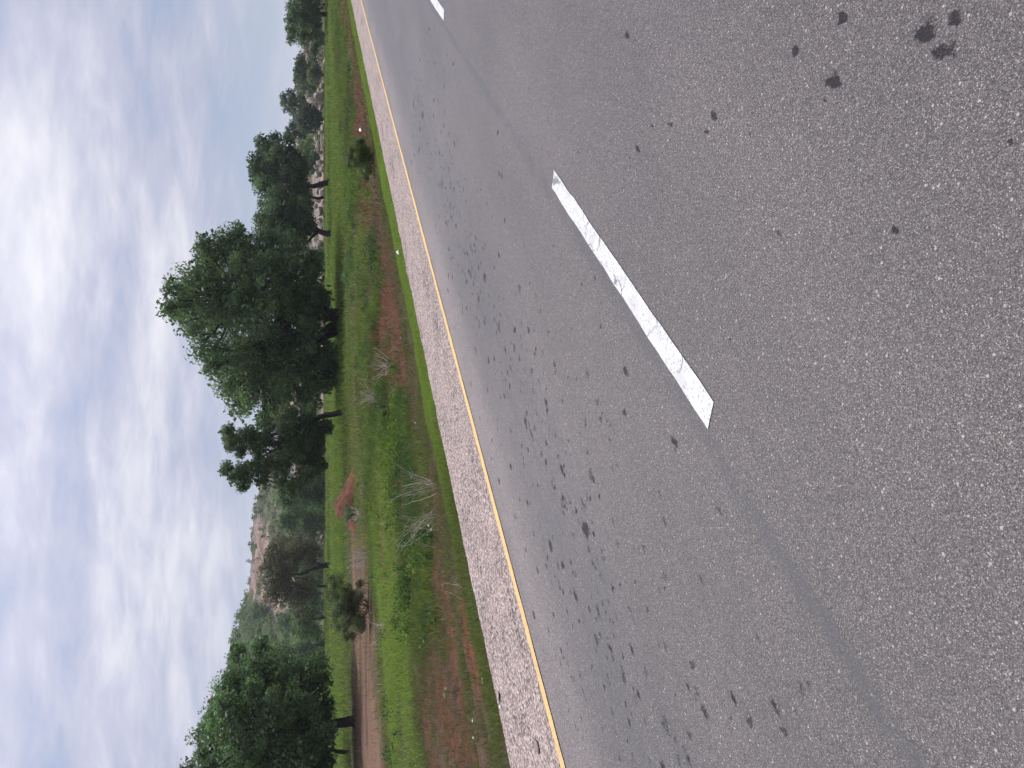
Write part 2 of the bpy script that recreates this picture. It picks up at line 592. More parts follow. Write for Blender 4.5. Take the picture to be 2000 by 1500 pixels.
ribbon('yellow_edge_line', -20, 900, 5.43, 5.53, .004, M_YELLOW, wob=.012)
k = 0
for a in [2.575 + 9.33 * i for i in range(-3, 26)]:
    ribbon('white_dash', a, a + 3.0, 1.930, 2.066, .004, M_WHITE, wob=.008, skew=-.03)

def leaf_cloud(centers, radii, per, size, droop=.3, cols=None, asp=.42, flat=.75):
    """leaves scattered round clump centres -> verts, quads, colours"""
    nC = len(centers)
    per = np.broadcast_to(per, nC)
    idx = np.repeat(np.arange(nC), per)
    n = len(idx)
    d = rng.normal(0, 1, (n, 3)); d /= np.linalg.norm(d, axis=1)[:, None]
    r = radii[idx] * rng.random(n) ** .45
    off = d * r[:, None]
    off[:, 2] *= flat
    p = centers[idx] + off
    ax = d * .7 + rng.normal(0, .6, (n, 3)); ax[:, 2] -= droop
    ax /= np.linalg.norm(ax, axis=1)[:, None]
    nr = rng.normal(0, 1, (n, 3)); nr[:, 2] += .5
    sd = np.cross(ax, nr); sd /= np.linalg.norm(sd, axis=1)[:, None] + 1e-9
    L = (size * rng.uniform(.6, 1.35, n))[:, None]
    v = np.stack([p - ax * L * .5, p + sd * L * asp * .5, p + ax * L * .5, p - sd * L * asp * .5], 1).reshape(-1, 3)
    f = np.arange(n * 4).reshape(-1, 4)
    c = cols[idx] * (1 + .22 * rng.normal(0, 1, (n, 1))) * (1 + .08 * rng.normal(0, 1, (n, 3)))
    return v, f, np.repeat(np.clip(c, .004, .6), 4, 0)


# ------------------------------------------------------------------ grass and crops (stuff)
def blades(name, t, s, h, w, lean, col, mat=M_GRASS, label=None, cat='grass', z0=None, az=None):
    n = len(t)
    z = (gz(t, s) if z0 is None else z0) - .01
    base = np.stack([t, s, z], 1)
    fa = rng.random(n) * 2 * np.pi
    side = np.stack([np.cos(fa), np.sin(fa), fa * 0], 1)
    la = rng.random(n) * 2 * np.pi if az is None else az
    ld = np.stack([np.cos(la), np.sin(la), la * 0], 1) * (lean * h)[:, None]
    up = np.array([0, 0, 1.0])
    hw = (w / 2)[:, None]
    mid = base + up * (h * .6)[:, None] + ld * .35
    tip = base + up * (h * (1 - .25 * lean))[:, None] + ld
    v = np.stack([base - side * hw, base + side * hw, mid - side * hw * .8, mid + side * hw * .8, tip], 1).reshape(-1, 3)
    i = np.arange(n)[:, None] * 5
    f = np.stack([i + np.array([0, 1, 3]), i + np.array([0, 3, 2]), i + np.array([2, 3, 4])], 1).reshape(-1, 3)
    c = np.repeat(np.clip(col, 0.003, 1), 5, axis=0)
    o = mk(name, v, f, mat, None, c)
    if label is not False:
        tag(o, label, cat, kind='stuff')
    return o


def scatter(n, t0, t1, s0, s1):
    return rng.uniform(t0, t1, n), rng.uniform(s0, s1, n)


def pick(t, s, p):
    k = rng.random(len(t)) < p
    return t[k], s[k]


def tint(n, c, dv=.25, dh=.12):
    c = np.asarray(c, float)
    if c.ndim == 1:
        c = np.repeat(c[None], n, 0)
    br = 1 + dv * rng.normal(0, 1, (n, 1))
    hue = 1 + dh * rng.normal(0, 1, (n, 3))
    return np.clip(c * np.clip(br, .35, 2) * hue, .004, .8)


FRESH = np.array([.170, .235, .058]); WEED = np.array([.120, .162, .048]); WEED2 = np.array([.060, .105, .036]); DRY = np.array([.25, .20, .125]); DULLG = np.array([.095, .100, .048])

# mown-looking fresh grass strip beside the gravel
parts = []
for n, t0, t1, w, hh in ((62000, 4.2, 14, .006, 1.0), (70000, 14, 32, .010, 1.1), (34000, 32, 75, .022, 1.25), (9000, 75, 200, .06, 1.5)):
    t, s = scatter(n, t0, t1, 7.12, 9.3)
    kk = masks(t, s)
    e = np.interp(t, tt, edge)
    t, s = pick(t, s, np.clip(kk['strip'] * 1.25, 0, 1) * (s > e - .02))
    h = hh * rng.uniform(.06, .13, len(t)) * (.8 + .5 * fbm(t * 1.3, s * 1.3, 2)) * (.7 + .3 * sm(t, 6, 12)) * (1 - .35 * sm(s, 7.9, 8.8))
    f = fbm(t * .8, s * 1.6, 3)[:, None]
    col = FRESH * (.78 + .45 * f) * (1 - .35 * (1 - sm(t, 7, 11))[:, None])
    parts.append((t, s, h, np.full(len(t), w), rng.uniform(.2, .9, len(t)), tint(len(t), col, .2, .08)))
blades('grass_verge', *[np.concatenate(x) for x in zip(*parts)], label='bright green short grass strip along the gravel shoulder')

def kk_soil(t, s):
    return np.clip(masks(t, s)['soil'] + masks(t, s)['dirt'], 0, 1)


# dull sparse grass on the slope and in the ditch
parts = []
for n, t0, t1, w, hh in ((110000, 3.5, 14, .006, 1.0), (90000, 14, 32, .011, 1.1), (50000, 32, 90, .026, 1.3)):
    t, s = scatter(n, t0, t1, 7.2, 15.5)
    kk = masks(t, s)
    p = (.75 * (1 - kk['strip']) * (1 - .93 * kk['red']) * (1 - .5 * kk['soil']) * (1 - .95 * kk['dirt'])) * (.25 + .75 * sm(fbm(t * 1.1, s * 1.1, 3), .35, .6))
    t, s = pick(t, s, np.clip(p, 0, 1))
    f = sm(fbm(t * .5 + 7, s * .5, 3), .4, .6)[:, None]
    f = f * (1 - .75 * kk_soil(t, s)[:, None])
    col = DULLG * f + (DULLG * .4 + DRY * .36) * (1 - f)
    h = hh * rng.uniform(.05, .17, len(t))
    parts.append((t, s, h, np.full(len(t), w), rng.uniform(.4, 1.2, len(t)), tint(len(t), col, .28, .1)))
nt_ = 420
ct_, cs_ = scatter(nt_, 3.6, 13, 8.6, 15)
idx = np.repeat(np.arange(nt_), 34)
rr_ = rng.uniform(.05, .16, nt_)[idx]
t = ct_[idx] + rng.normal(0, 1, len(idx)) * rr_; s = cs_[idx] + rng.normal(0, 1, len(idx)) * rr_
cc_ = np.where(rng.random((nt_, 1)) < .45, np.array([[.085, .115, .038]]), np.array([[.125, .105, .060]]))[idx]
parts.append((t, s, rng.uniform(.05, .16, len(t)), np.full(len(t), .007), rng.uniform(.4, 1.3, len(t)), tint(len(t), cc_, .28, .1)))
blades('ditch_grass', *[np.concatenate(x) for x in zip(*parts)], label='dull sparse grass on the eroded red ditch slope')

# dead leaning stalks over the red soil
t, s = scatter(48000, 13.5, 50, 9.8, 16)
kk = masks(t, s)
t, s = pick(t, s, .16 + .5 * kk['red'])
n = len(t)
blades('dead_grass', t, s, rng.uniform(.12, .34, n), np.where(t < 25, .007, .013), rng.uniform(.7, 1.6, n), tint(n, np.array([.155, .066, .042])[None] * (1 - sm(fbm(t * .5, s * 1.1, 3), .45, .6)[:, None]) + np.array([.115, .085, .055])[None] * sm(fbm(t * .5, s * 1.1, 3), .45, .6)[:, None], .38, .14), M_STRAW, 'brownish red dead grass lying over the ditch soil', 'dead grass')

# green weeds in the ditch and on the far bank
parts = []
for n, t0, t1, w, hh in ((120000, 4, 14, .010, 1.0), (150000, 14, 32, .017, 1.05), (70000, 32, 95, .035, 1.25)):
    t, s = scatter(n, t0, t1, 10.0, 22.5)
    kk = masks(t, s)
    weedy = band(s + 1.6 * (kk['n1'] - .5), 11.6 - 1.3 * band(t, 9.0, 13.6, .7), 15.5, .5) * sm(t + 4 * (kk['n2'] - .5), 7.6, 10.4)
    far = band(s, 15, 21 - 3.5 * sm(t, 28, 45), .7)
    p = np.clip(weedy * (.06 + .94 * sm(fbm(t * .8 + 20, s * .8, 4), .40, .54)) + far * (.2 + .8 * sm(fbm(t * .5 + 2, s * .5, 4), .36, .5)), 0, 1) * (1 - .85 * kk['red']) * (1 - .9 * kk['soil'])
    t, s = pick(t, s, p)
    n1 = fbm(t * .33, s * .33, 4); n2 = fbm(t * .7 + 5, s * .7, 3)
    bank = band(s + 1.5 * (n1 - .5), 14.8, 20.3, .5) * (1 - sm(t, 15, 22))
    f = sm(n2, .38, .6)[:, None]
    col = WEED * f + WEED2 * (1 - f)
    col = col * (1 - bank[:, None]) + np.array([.175, .235, .066]) * bank[:, None]
    pale = (sm(fbm(t * .25 + 40, s * .25, 3), .55, .68) * sm(s, 15, 18) * .6)[:, None]
    col = col * (1 - pale) + np.array([.17, .165, .095]) * pale
    dead = (sm(fbm(t * .55 + 13, s * .55 + 4, 4), .53, .63) * .75 * (1 - bank))[:, None]
    col = col * (1 - dead) + np.array([.115, .098, .055]) * dead
    hump = .6 + .8 * n2
    h = hh * rng.uniform(.12, .40, len(t)) * hump * (1 - .3 * bank) * (1 - .35 * (1 - sm(t, 10, 14))) * (1 - .4 * sm(t, 14, 20) * (1 - sm(s, 12.5, 14)))
    parts.append((t, s, h, np.full(len(t), w) * rng.uniform(.6, 1.3, len(t)), rng.uniform(.3, 1.1, len(t)), tint(len(t), col, .28, .1)))
blades('ditch_weeds', *[np.concatenate(x) for x in zip(*parts)], label='green weeds and tall grass on the far bank of the ditch', cat='weeds')

# broad leaved weeds, lumpy through the ditch vegetation
t, s = scatter(9000, 8, 60, 10.5, 20.5)
kk = masks(t, s)
p = (.9 * band(s, 11.8 - 1.5 * band(t, 9.5, 13.6, .7), 16, .6) + .45 * band(s, 16, 20, .8)) * sm(fbm(t * .6 + 33, s * .6, 4), .4, .58) * (1 - kk['red']) * (1 - kk['soil']) * (1 - .85 * kk['bank'])
t, s = pick(t, s, np.clip(p, 0, 1))
r = rng.uniform(.10, .24, len(t))
cen = np.stack([t, s, gz(t, s) + r * .8 + rng.uniform(0, .12, len(t))], 1)
f = sm(fbm(t * .3, s * .3, 3), .4, .6)[:, None]
cl = (np.array([.100, .160, .036]) * f + np.array([.048, .085, .034]) * (1 - f)) * rng.uniform(.7, 1.35, (len(t), 1))
v, fc, kc = leaf_cloud(cen, r, 34, .075, .1, cl, .45, .9)
tag(mk('broadleaf_weeds', v, fc, M_GRASS, None, kc), 'leafy green weeds massed through the ditch grass', 'weeds', kind='stuff')

# tall bleached stems over the weeds
t, s = scatter(5500, 8.5, 60, 10.5, 22)
kk = masks(t, s)
t, s = pick(t, s, np.clip(.85 * sm(fbm(t * .4 + 71, s * .4, 3), .5, .64) * (1 - .6 * kk['bank']), 0, 1))
n = len(t)
blades('bleached_stems', t, s, rng.uniform(.3, .75, n), np.where(t < 20, .007, .013), rng.uniform(.4, 1.3, n), tint(n, np.array([.30, .25, .165]), .3, .08), M_STRAW, 'bleached straw stems standing in the ditch weeds', 'dead grass')

# thin dry cover between the bank and the crops, and on the tilled soil
t, s = scatter(120000, 5, 62, 19.5, 48)
kk = masks(t, s)
p = kk['thin'] * (.35 + .5 * kk['n2']) + kk['bare'] * .10 * sm(kk['n2'], .45, .65)
t, s = pick(t, s, np.clip(p, 0, 1))
n = len(t)
f = sm(fbm(t * .2, s * .2, 3), .4, .6)[:, None]
blades('field_margin_grass', t, s, rng.uniform(.12, .38, n), np.full(n, .02), rng.uniform(.3, 1.1, n), tint(n, WEED * 1.05 * f + (DRY * .5 + DULLG * .35) * (1 - f), .3, .1), label='thin half dry grass at the near edge of the crop field')

# crop rows running across the view
P_t, P_s, P_h, P_w, P_c = [], [], [], [], []
for yf in np.arange(43.0, 158, 0.95):
    half = .62 * yf + 6
    dens = 5.2 * (45 / yf) ** .55
    n = int(2 * half * dens) * 5
    bd_ = float(sm(vnoise(yf * .40 + 3, 1.7) * .55 + vnoise(yf * .14, 7.7) * .45, .33, .66))
    n = int(n * (.3 + .7 * bd_))
    x = rng.uniform(-half, half, n)
    y = yf + rng.normal(0, .13, n) + .25 * math.sin(yf)
    t = x * sa + y * ca
    s = -x * ca + y * sa
    nn = fbm(t * .08, s * .08, 3); n2 = fbm(t * .35, s * .35, 3)
    ok = (s > 16.5 + 3 * (n2 - .3)) & (rng.random(n) < .35 + .8 * n2)
    left_gap = (x < -7) & (y < 46.5 + 3 * n2)
    ok &= ~left_gap
    t, s, nn, n2 = t[ok], s[ok], nn[ok], n2[ok]
    rowc = (.8 + .4 * rng.random()) * (.34 + .82 * bd_)
    c = np.array([.110, .155, .042])[None] * (1 - nn[:, None]) * 1.1 + np.array([.140, .182, .056])[None] * nn[:, None]
    P_t.append(t); P_s.append(s); P_h.append(rng.uniform(.22, .5, len(t)) * (.75 + .5 * n2) * (.35 + .9 * bd_)); P_w.append(np.full(len(t), .03 * (yf / 45)))
    P_c.append(c * rowc)
t, s, h, w, c = (np.concatenate(x) for x in (P_t, P_s, P_h, P_w, P_c))
blades('crop_rows', t, s, h, w, rng.uniform(.2, .9, len(t)), tint(len(t), c, .22, .08), label='bright green young crops in rows across the field', cat='crops')


# ------------------------------------------------------------------ foliage
G_NEEM = np.array([.082, .138, .070]); G_DARK = np.array([.052, .085, .050]); G_LIGHT = np.array([.115, .170, .078]); G_OLIVE = np.array([.115, .130, .075]); G_BROWN = np.array([.120, .112, .085])


def tree(name, label, base, d, lobes, trunks, col=G_NEEM, alt=G_LIGHT, clump=.75, leaf=.30, per=46, dens=1.0, depth=1.0, cat='tree', group=None, gap=.0, limb=True, zbase=None, droop=.35, core=True, fill=1):
    """lobes: (px, py, radius_px) on the photo at forward distance d; trunks: lists of (px, py, radius_m)"""
    b = at(base[0], base[1], d)
    if zbase is None:
        zbase = float(gz(np.array([b[0]]), np.array([b[1]]))[0])
    b = np.array([b[0], b[1], zbase])
    root = empty(name, b, label, cat, group)
    mpp = d / F_PX / ct
    L = [np.array(l, float) for l in lobes]
    cx = np.mean([l[0] for l in L]); cy = np.mean([l[1] for l in L])
    RR = max(math.hypot(l[0] - cx, l[1] - cy) + l[2] for l in L)
    cent, rad = [], []
    for j, l in enumerate(L):
        q = min(1, math.hypot(l[0] - cx, l[1] - cy) / RR)
        dm = RR * mpp * math.sqrt(max(0, 1 - q * q)) * .75 * depth
        offs = [rng.uniform(-1, 1) * dm]
        if dm > l[2] * mpp * .8 and fill:
            offs = [-dm * rng.uniform(.6, 1), dm * rng.uniform(.4, 1)] + ([0.0] if fill > 1 else [])
        for o in offs:
            cent.append(at(l[0], l[1], d) + HEAD * o); rad.append(max(.45 * l[2] * mpp, l[2] * mpp - .5 * clump))
    cent = np.array(cent); rad = np.array(rad)
    # clumps near the skin of every lobe
    cc, cr, ccol = [], [], []
    for c, r in zip(cent, rad):
        n = max(4, int(dens * 3.4 * (r / clump) ** 2))
        dd = rng.normal(0, 1, (n, 3)); dd /= np.linalg.norm(dd, axis=1)[:, None]
        rr = r * (1.08 - .55 * rng.random(n) ** 1.6)
        p = c + dd * rr[:, None]
        keep = rng.random(n) > gap
        p = p[keep]
        cc.append(p); cr.append(clump * rng.uniform(.5, 1.2, len(p)))
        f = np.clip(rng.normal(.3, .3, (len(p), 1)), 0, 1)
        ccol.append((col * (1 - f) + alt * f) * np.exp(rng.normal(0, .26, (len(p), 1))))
    cc = np.concatenate(cc); cr = np.concatenate(cr); ccol = np.concatenate(ccol)
    ok = cc[:, 2] > zbase + .25
    cc, cr, ccol = cc[ok], cr[ok], ccol[ok]
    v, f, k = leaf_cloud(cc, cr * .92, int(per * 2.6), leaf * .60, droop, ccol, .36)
    if core:
        nin = np.maximum(2, (rad / clump * 3).astype(int))
        ci = np.concatenate([c + rng.normal(0, 1, (n_, 3)) * r * .28 for c, r, n_ in zip(cent, rad, nin)])
        ci = ci[ci[:, 2] > zbase + .3]
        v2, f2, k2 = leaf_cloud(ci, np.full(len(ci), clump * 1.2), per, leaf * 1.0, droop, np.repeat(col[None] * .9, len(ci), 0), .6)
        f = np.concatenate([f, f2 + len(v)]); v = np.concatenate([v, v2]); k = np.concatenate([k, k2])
    ob = mk('crown', v - b, f, M_LEAF, root, k)
    tb = Tubes()
    ends = []
    for tr in trunks:
        pts = np.array([at(p[0], p[1], d) for p in tr])
        if abs(tr[0][0] - base[0]) < 30 and tr is trunks[0]:
            pts[0] = [pts[0][0], pts[0][1], zbase - .15]
        else:
            pts[0] = pts[0]
        # densify
        u = np.linspace(0, len(pts) - 1, (len(pts) - 1) * 4 + 1)
        dp = np.stack([np.interp(u, np.arange(len(pts)), pts[:, a]) for a in range(3)], 1)
        dr = np.interp(u, np.arange(len(pts)), [p[2] for p in tr])
        dp[1:-1] += rng.normal(0, .06, (len(dp) - 2, 3)) * dr[1:-1, None]
        if tr is trunks[0]:
            dr[0] *= 1.35
        tb.add(dp - b, dr, 9)
        ends.append((dp[-1], dr[-1]))
    if limb and ends:
        order = np.argsort([-r for r in rad])[:14]
        for j in range(len(cent)):
            e, er = ends[int(np.argmin([np.linalg.norm(cent[j] - x[0]) for x in ends]))]
            p = curve(e, cent[j], (cent[j] - e) * np.array([.15, .15, 0]) + np.array([0, 0, .12 * np.linalg.norm(cent[j] - e)]), 7, .06 * rad[j])
            r0 = min(er * .75, .05 + .05 * np.linalg.norm(cent[j] - e))
            tb.add(p - b, np.linspace(r0, max(.02, r0 * .3), 7), 6)
            for q in range(4):
                dd = rng.normal(0, 1, 3); dd[2] = abs(dd[2]) * .6; dd /= np.linalg.norm(dd)
                st0 = p[4 + q % 3]
                tb.add(curve(st0, cent[j] + dd * rad[j] * .9, (0, 0, .1), 5, .04 * rad[j]) - b, np.linspace(max(.02, r0 * .3), .012, 5), 5)
    if tb.n:
        tb.build('trunk', M_BARK, root)
    return root


D1 = ground_d(692, 1410)
tree('broadleaf_tree', 'big dark tree with a thick straight trunk at the left end of the field', (692, 1413), D1,
     [(415, 1440, 45), (400, 1480, 40), (440, 1385, 42), (470, 1350, 40), (450, 1330, 25), (520, 1330, 45), (570, 1330, 45), (610, 1345, 35), (480, 1430, 55), (540, 1410, 60), (600, 1400, 50), (480, 1500, 60), (560, 1490, 60), (610, 1470, 45), (440, 1560, 60), (520, 1580, 60), (590, 1560, 45), (500, 1305, 22), (635, 1375, 18), (632, 1440, 22)],
     [[(694, 1408, .30), (665, 1412, .25), (630, 1418, .22), (580, 1425, .18), (520, 1440, .13)]], G_NEEM * .95, G_NEEM * 1.7, clump=.6, leaf=.26, per=52, fill=2)
D1b = ground_d(681, 1470)
tree('broadleaf_tree', 'slender tree with a pale based trunk just left of the big thick trunked tree', (681, 1472), D1b,
     [(600, 1480, 34), (570, 1510, 40), (620, 1500, 28), (560, 1470, 30), (622, 1455, 18)],
     [[(682, 1470, .14), (660, 1468, .12), (640, 1462, .10), (600, 1475, .08)]], G_NEEM, G_NEEM * 1.5, clump=.55, leaf=.26, per=44)
D2 = ground_d(645, 1105)
tree('thorn_tree', 'brownish feathery tree with a forked curving trunk at the far edge of the field', (645, 1106), D2,
     [(540, 1085, 32), (532, 1115, 28), (552, 1130, 32), (568, 1078, 34), (545, 1155, 28), (575, 1152, 32), (598, 1068, 28), (522, 1095, 22), (602, 1142, 24), (565, 1105, 34), (585, 1178, 22), (612, 1082, 18), (530, 1140, 20)],
     [[(646, 1104, .42), (630, 1105, .34), (612, 1111, .26), (588, 1121, .2), (562, 1122, .14)], [(630, 1105, .2), (614, 1097, .15), (592, 1092, .11)]], G_BROWN * .8, G_OLIVE, clump=.9, leaf=.38, per=40, gap=.1)
D2b = ground_d(641, 1144)
tree('round_tree', 'small dark round tree on one thin trunk right of the short bush', (641, 1145), D2b,
     [(605, 1140, 20), (600, 1160, 20), (615, 1125, 16), (590, 1150, 16), (612, 1170, 14)],
     [[(642, 1144, .22), (625, 1145, .18), (608, 1146, .13)]], G_DARK, G_NEEM * 1.2, clump=.9, leaf=.4, per=40)
D3 = ground_d(640, 1205)
tree('round_tree', 'mid green bushy tree on a thin forked stem below the wooded slope', (639, 1206), D3,
     [(600, 1200, 24), (590, 1225, 20), (610, 1225, 18), (580, 1205, 18), (612, 1185, 14), (615, 1240, 12)],
     [[(641, 1205, .18), (628, 1207, .15), (612, 1210, .12)], [(630, 1222, .08), (615, 1224, .08)]], G_NEEM * 1.1, G_LIGHT * .9, clump=.9, leaf=.4, per=40)
D4 = ground_d(675, 805)
tree('open_crowned_tree', 'tall ragged tree with an open crown and sky gaps left of the giant tree', (675, 806), D4,
     [(455, 858, 22), (445, 842, 12), (485, 850, 22), (470, 880, 13), (442, 915, 13), (462, 925, 18), (485, 918, 22), (478, 945, 13), (510, 905, 24), (515, 935, 14), (520, 865, 22), (548, 905, 24), (550, 940, 14), (500, 880, 18), (560, 870, 26), (560, 835, 28), (590, 850, 30), (590, 890, 28), (595, 930, 22), (615, 865, 24), (618, 905, 24), (570, 955, 12), (622, 835, 20), (600, 815, 24), (560, 808, 22), (640, 835, 10)],
     [[(677, 802, .24), (655, 808, .20), (632, 812, .18), (600, 825, .16), (560, 842, .13), (520, 852, .10), (480, 862, .06)], [(600, 825, .12), (560, 868, .10), (515, 890, .07), (470, 915, .04)]], G_NEEM * .9, G_OLIVE * .7, clump=.45, leaf=.22, per=52, gap=.08, depth=.6, core=True, fill=1, dens=1.7)
D5 = ground_d(665, 630)
tree('giant_tree', 'giant dense spreading tree with two thick leaning trunks in the middle of the field', (664, 632), D5,
     [(365, 595, 32), (350, 570, 14), (385, 560, 34), (385, 640, 32), (410, 515, 28), (440, 480, 28), (408, 490, 9), (470, 470, 18), (420, 560, 45), (425, 620, 45), (415, 680, 36), (440, 720, 36), (470, 690, 45), (470, 540, 50), (470, 600, 52), (500, 500, 40), (520, 560, 55), (520, 630, 58), (510, 690, 52), (490, 745, 42), (530, 740, 48), (540, 790, 38), (475, 785, 28), (455, 760, 24), (520, 820, 22), (570, 720, 52), (575, 660, 52), (575, 590, 48), (560, 530, 40), (600, 560, 36), (610, 520, 20), (610, 610, 36), (612, 680, 40), (610, 740, 38), (600, 780, 34), (645, 722, 9), (640, 690, 8), (655, 735, 7), (628, 705, 20), (632, 745, 18), (612, 655, 22), (630, 590, 12), (345, 610, 16), (570, 500, 28), (540, 480, 24)],
     [[(670, 628, .75), (655, 640, .62), (630, 655, .52), (590, 660, .42), (540, 660, .3)], [(664, 618, .62), (640, 614, .52), (600, 610, .42), (540, 600, .3), (480, 590, .2)]], G_NEEM * 1.0, G_LIGHT * .95, clump=.95, leaf=.36, per=50, fill=2, droop=.5, gap=.06)
D6 = ground_d(650, 455)
tree('broadleaf_tree', 'dark tree with a short fan forked trunk directly right of the giant tree', (650, 456), D6,
     [(540, 430, 34), (520, 455, 22), (560, 460, 30), (580, 440, 28), (550, 400, 34), (590, 415, 22), (585, 470, 16), (515, 425, 22), (530, 480, 20), (605, 440, 14)],
     [[(651, 456, .42), (636, 456, .34), (622, 452, .28), (605, 444, .2)], [(622, 452, .2), (610, 462, .16), (600, 474, .12)], [(626, 453, .2), (610, 436, .14), (598, 428, .1)]], G_DARK, G_NEEM * 1.3, clump=.95, leaf=.42, per=44, fill=2)
D6a = ground_d(645, 357)
tree('broadleaf_tree', 'dark wide tree on a single slanting trunk at the right half of the field', (645, 357), D6a,
     [(520, 350, 24), (505, 330, 16), (525, 310, 16), (545, 330, 28), (545, 370, 32), (570, 355, 32), (575, 390, 30), (590, 370, 24), (520, 385, 24), (540, 405, 22), (560, 300, 18), (540, 290, 9), (575, 310, 18), (590, 330, 18), (600, 400, 16), (512, 290, 7), (500, 345, 12), (525, 297, 8)],
     [[(647, 356, .42), (632, 358, .36), (612, 364, .3), (590, 362, .22), (560, 350, .15)], [(632, 385, .22), (622, 388, .2), (605, 384, .16), (590, 380, .12)]], G_DARK, G_NEEM * 1.3, clump=1.0, leaf=.44, per=44, gap=.08, fill=2)
D7 = 165
tree('round_tree', 'dense dark round tree with a yellowish top standing before the grey rock', (632, 233), D7,
     [(590, 230, 16), (600, 245, 18), (610, 225, 16), (615, 242, 14), (588, 245, 11), (600, 218, 10), (618, 228, 9)],
     [[(636, 233, .4), (624, 233, .35), (610, 233, .25)]], G_DARK, G_OLIVE * .75, clump=1.2, leaf=.6, per=40, zbase=-.3, fill=2)
tree('open_crowned_tree', 'tree with flat topped tufts rising over the grey rock outcrop', (605, 205), 190,
     [(557, 203, 12), (552, 195, 8), (568, 212, 9), (575, 195, 9), (590, 190, 11), (590, 203, 9), (566, 188, 7), (575, 222, 6)],
     [[(612, 204, .4), (598, 206, .35), (585, 208, .28), (570, 206, .18)]], G_DARK, G_NEEM * 1.2, clump=.95, leaf=.5, per=36, gap=.15, zbase=1.0)
tree('open_crowned_tree', 'thin open tree against the sky between the grey rock and the dark wide tree', (610, 258), 190,
     [(562, 258, 9), (570, 246, 8), (572, 268, 9), (582, 255, 10), (560, 268, 6), (585, 272, 8), (580, 240, 7), (592, 262, 9)],
     [[(612, 258, .35), (600, 258, .28), (585, 258, .2)]], G_DARK, G_NEEM * 1.2, clump=.9, leaf=.5, per=34, gap=.2, zbase=1.5)
tree('broadleaf_tree', 'dark tree with a bumpy top behind the olive shrub', (628, 145), 180,
     [(590, 140, 14), (583, 130, 9), (600, 158, 15), (605, 140, 14), (580, 150, 9), (592, 165, 12), (610, 172, 10), (590, 122, 8)],
     [[(632, 146, .35), (615, 146, .28), (600, 146, .2)]], G_DARK, G_NEEM * 1.2, clump=1.1, leaf=.55, per=40, zbase=-.3, fill=2)
tree('round_shrub', 'olive green rounded shrub at the foot of the dark bumpy tree', (632, 147), 160,
     [(612, 145, 14), (618, 155, 11), (618, 135, 11), (608, 152, 9)],
     [[(634, 147, .15), (620, 147, .1)]], G_OLIVE, G_OLIVE * 1.25, clump=.8, leaf=.45, per=44, cat='shrub', zbase=-.3)
tree('broadleaf_tree', 'dense tree with spiky top shoots at the far right end of the field', (640, 30), 120,
     [(590, 30, 20), (580, 15, 16), (585, 50, 16), (602, 60, 16), (610, 30, 20), (575, 40, 10), (568, 12, 9), (600, 5, 20), (618, 50, 14), (566, 58, 5), (590, 70, 8), (620, 10, 16), (580, -20, 20), (605, -25, 20)],
     [[(645, 28, .35), (625, 28, .28), (605, 28, .2)]], G_NEEM * .9, G_LIGHT * .85, clump=.95, leaf=.42, per=42, fill=2)
tree('low_tree', 'low dark green tree under the spiky topped tree beside the split boulders', (640, 62), 135,
     [(620, 62, 13), (625, 78, 10), (616, 92, 10), (612, 105, 9)],
     [[(644, 66, .2), (630, 68, .15), (620, 75, .1)]], G_DARK, G_NEEM * 1.2, clump=.8, leaf=.42, per=40)

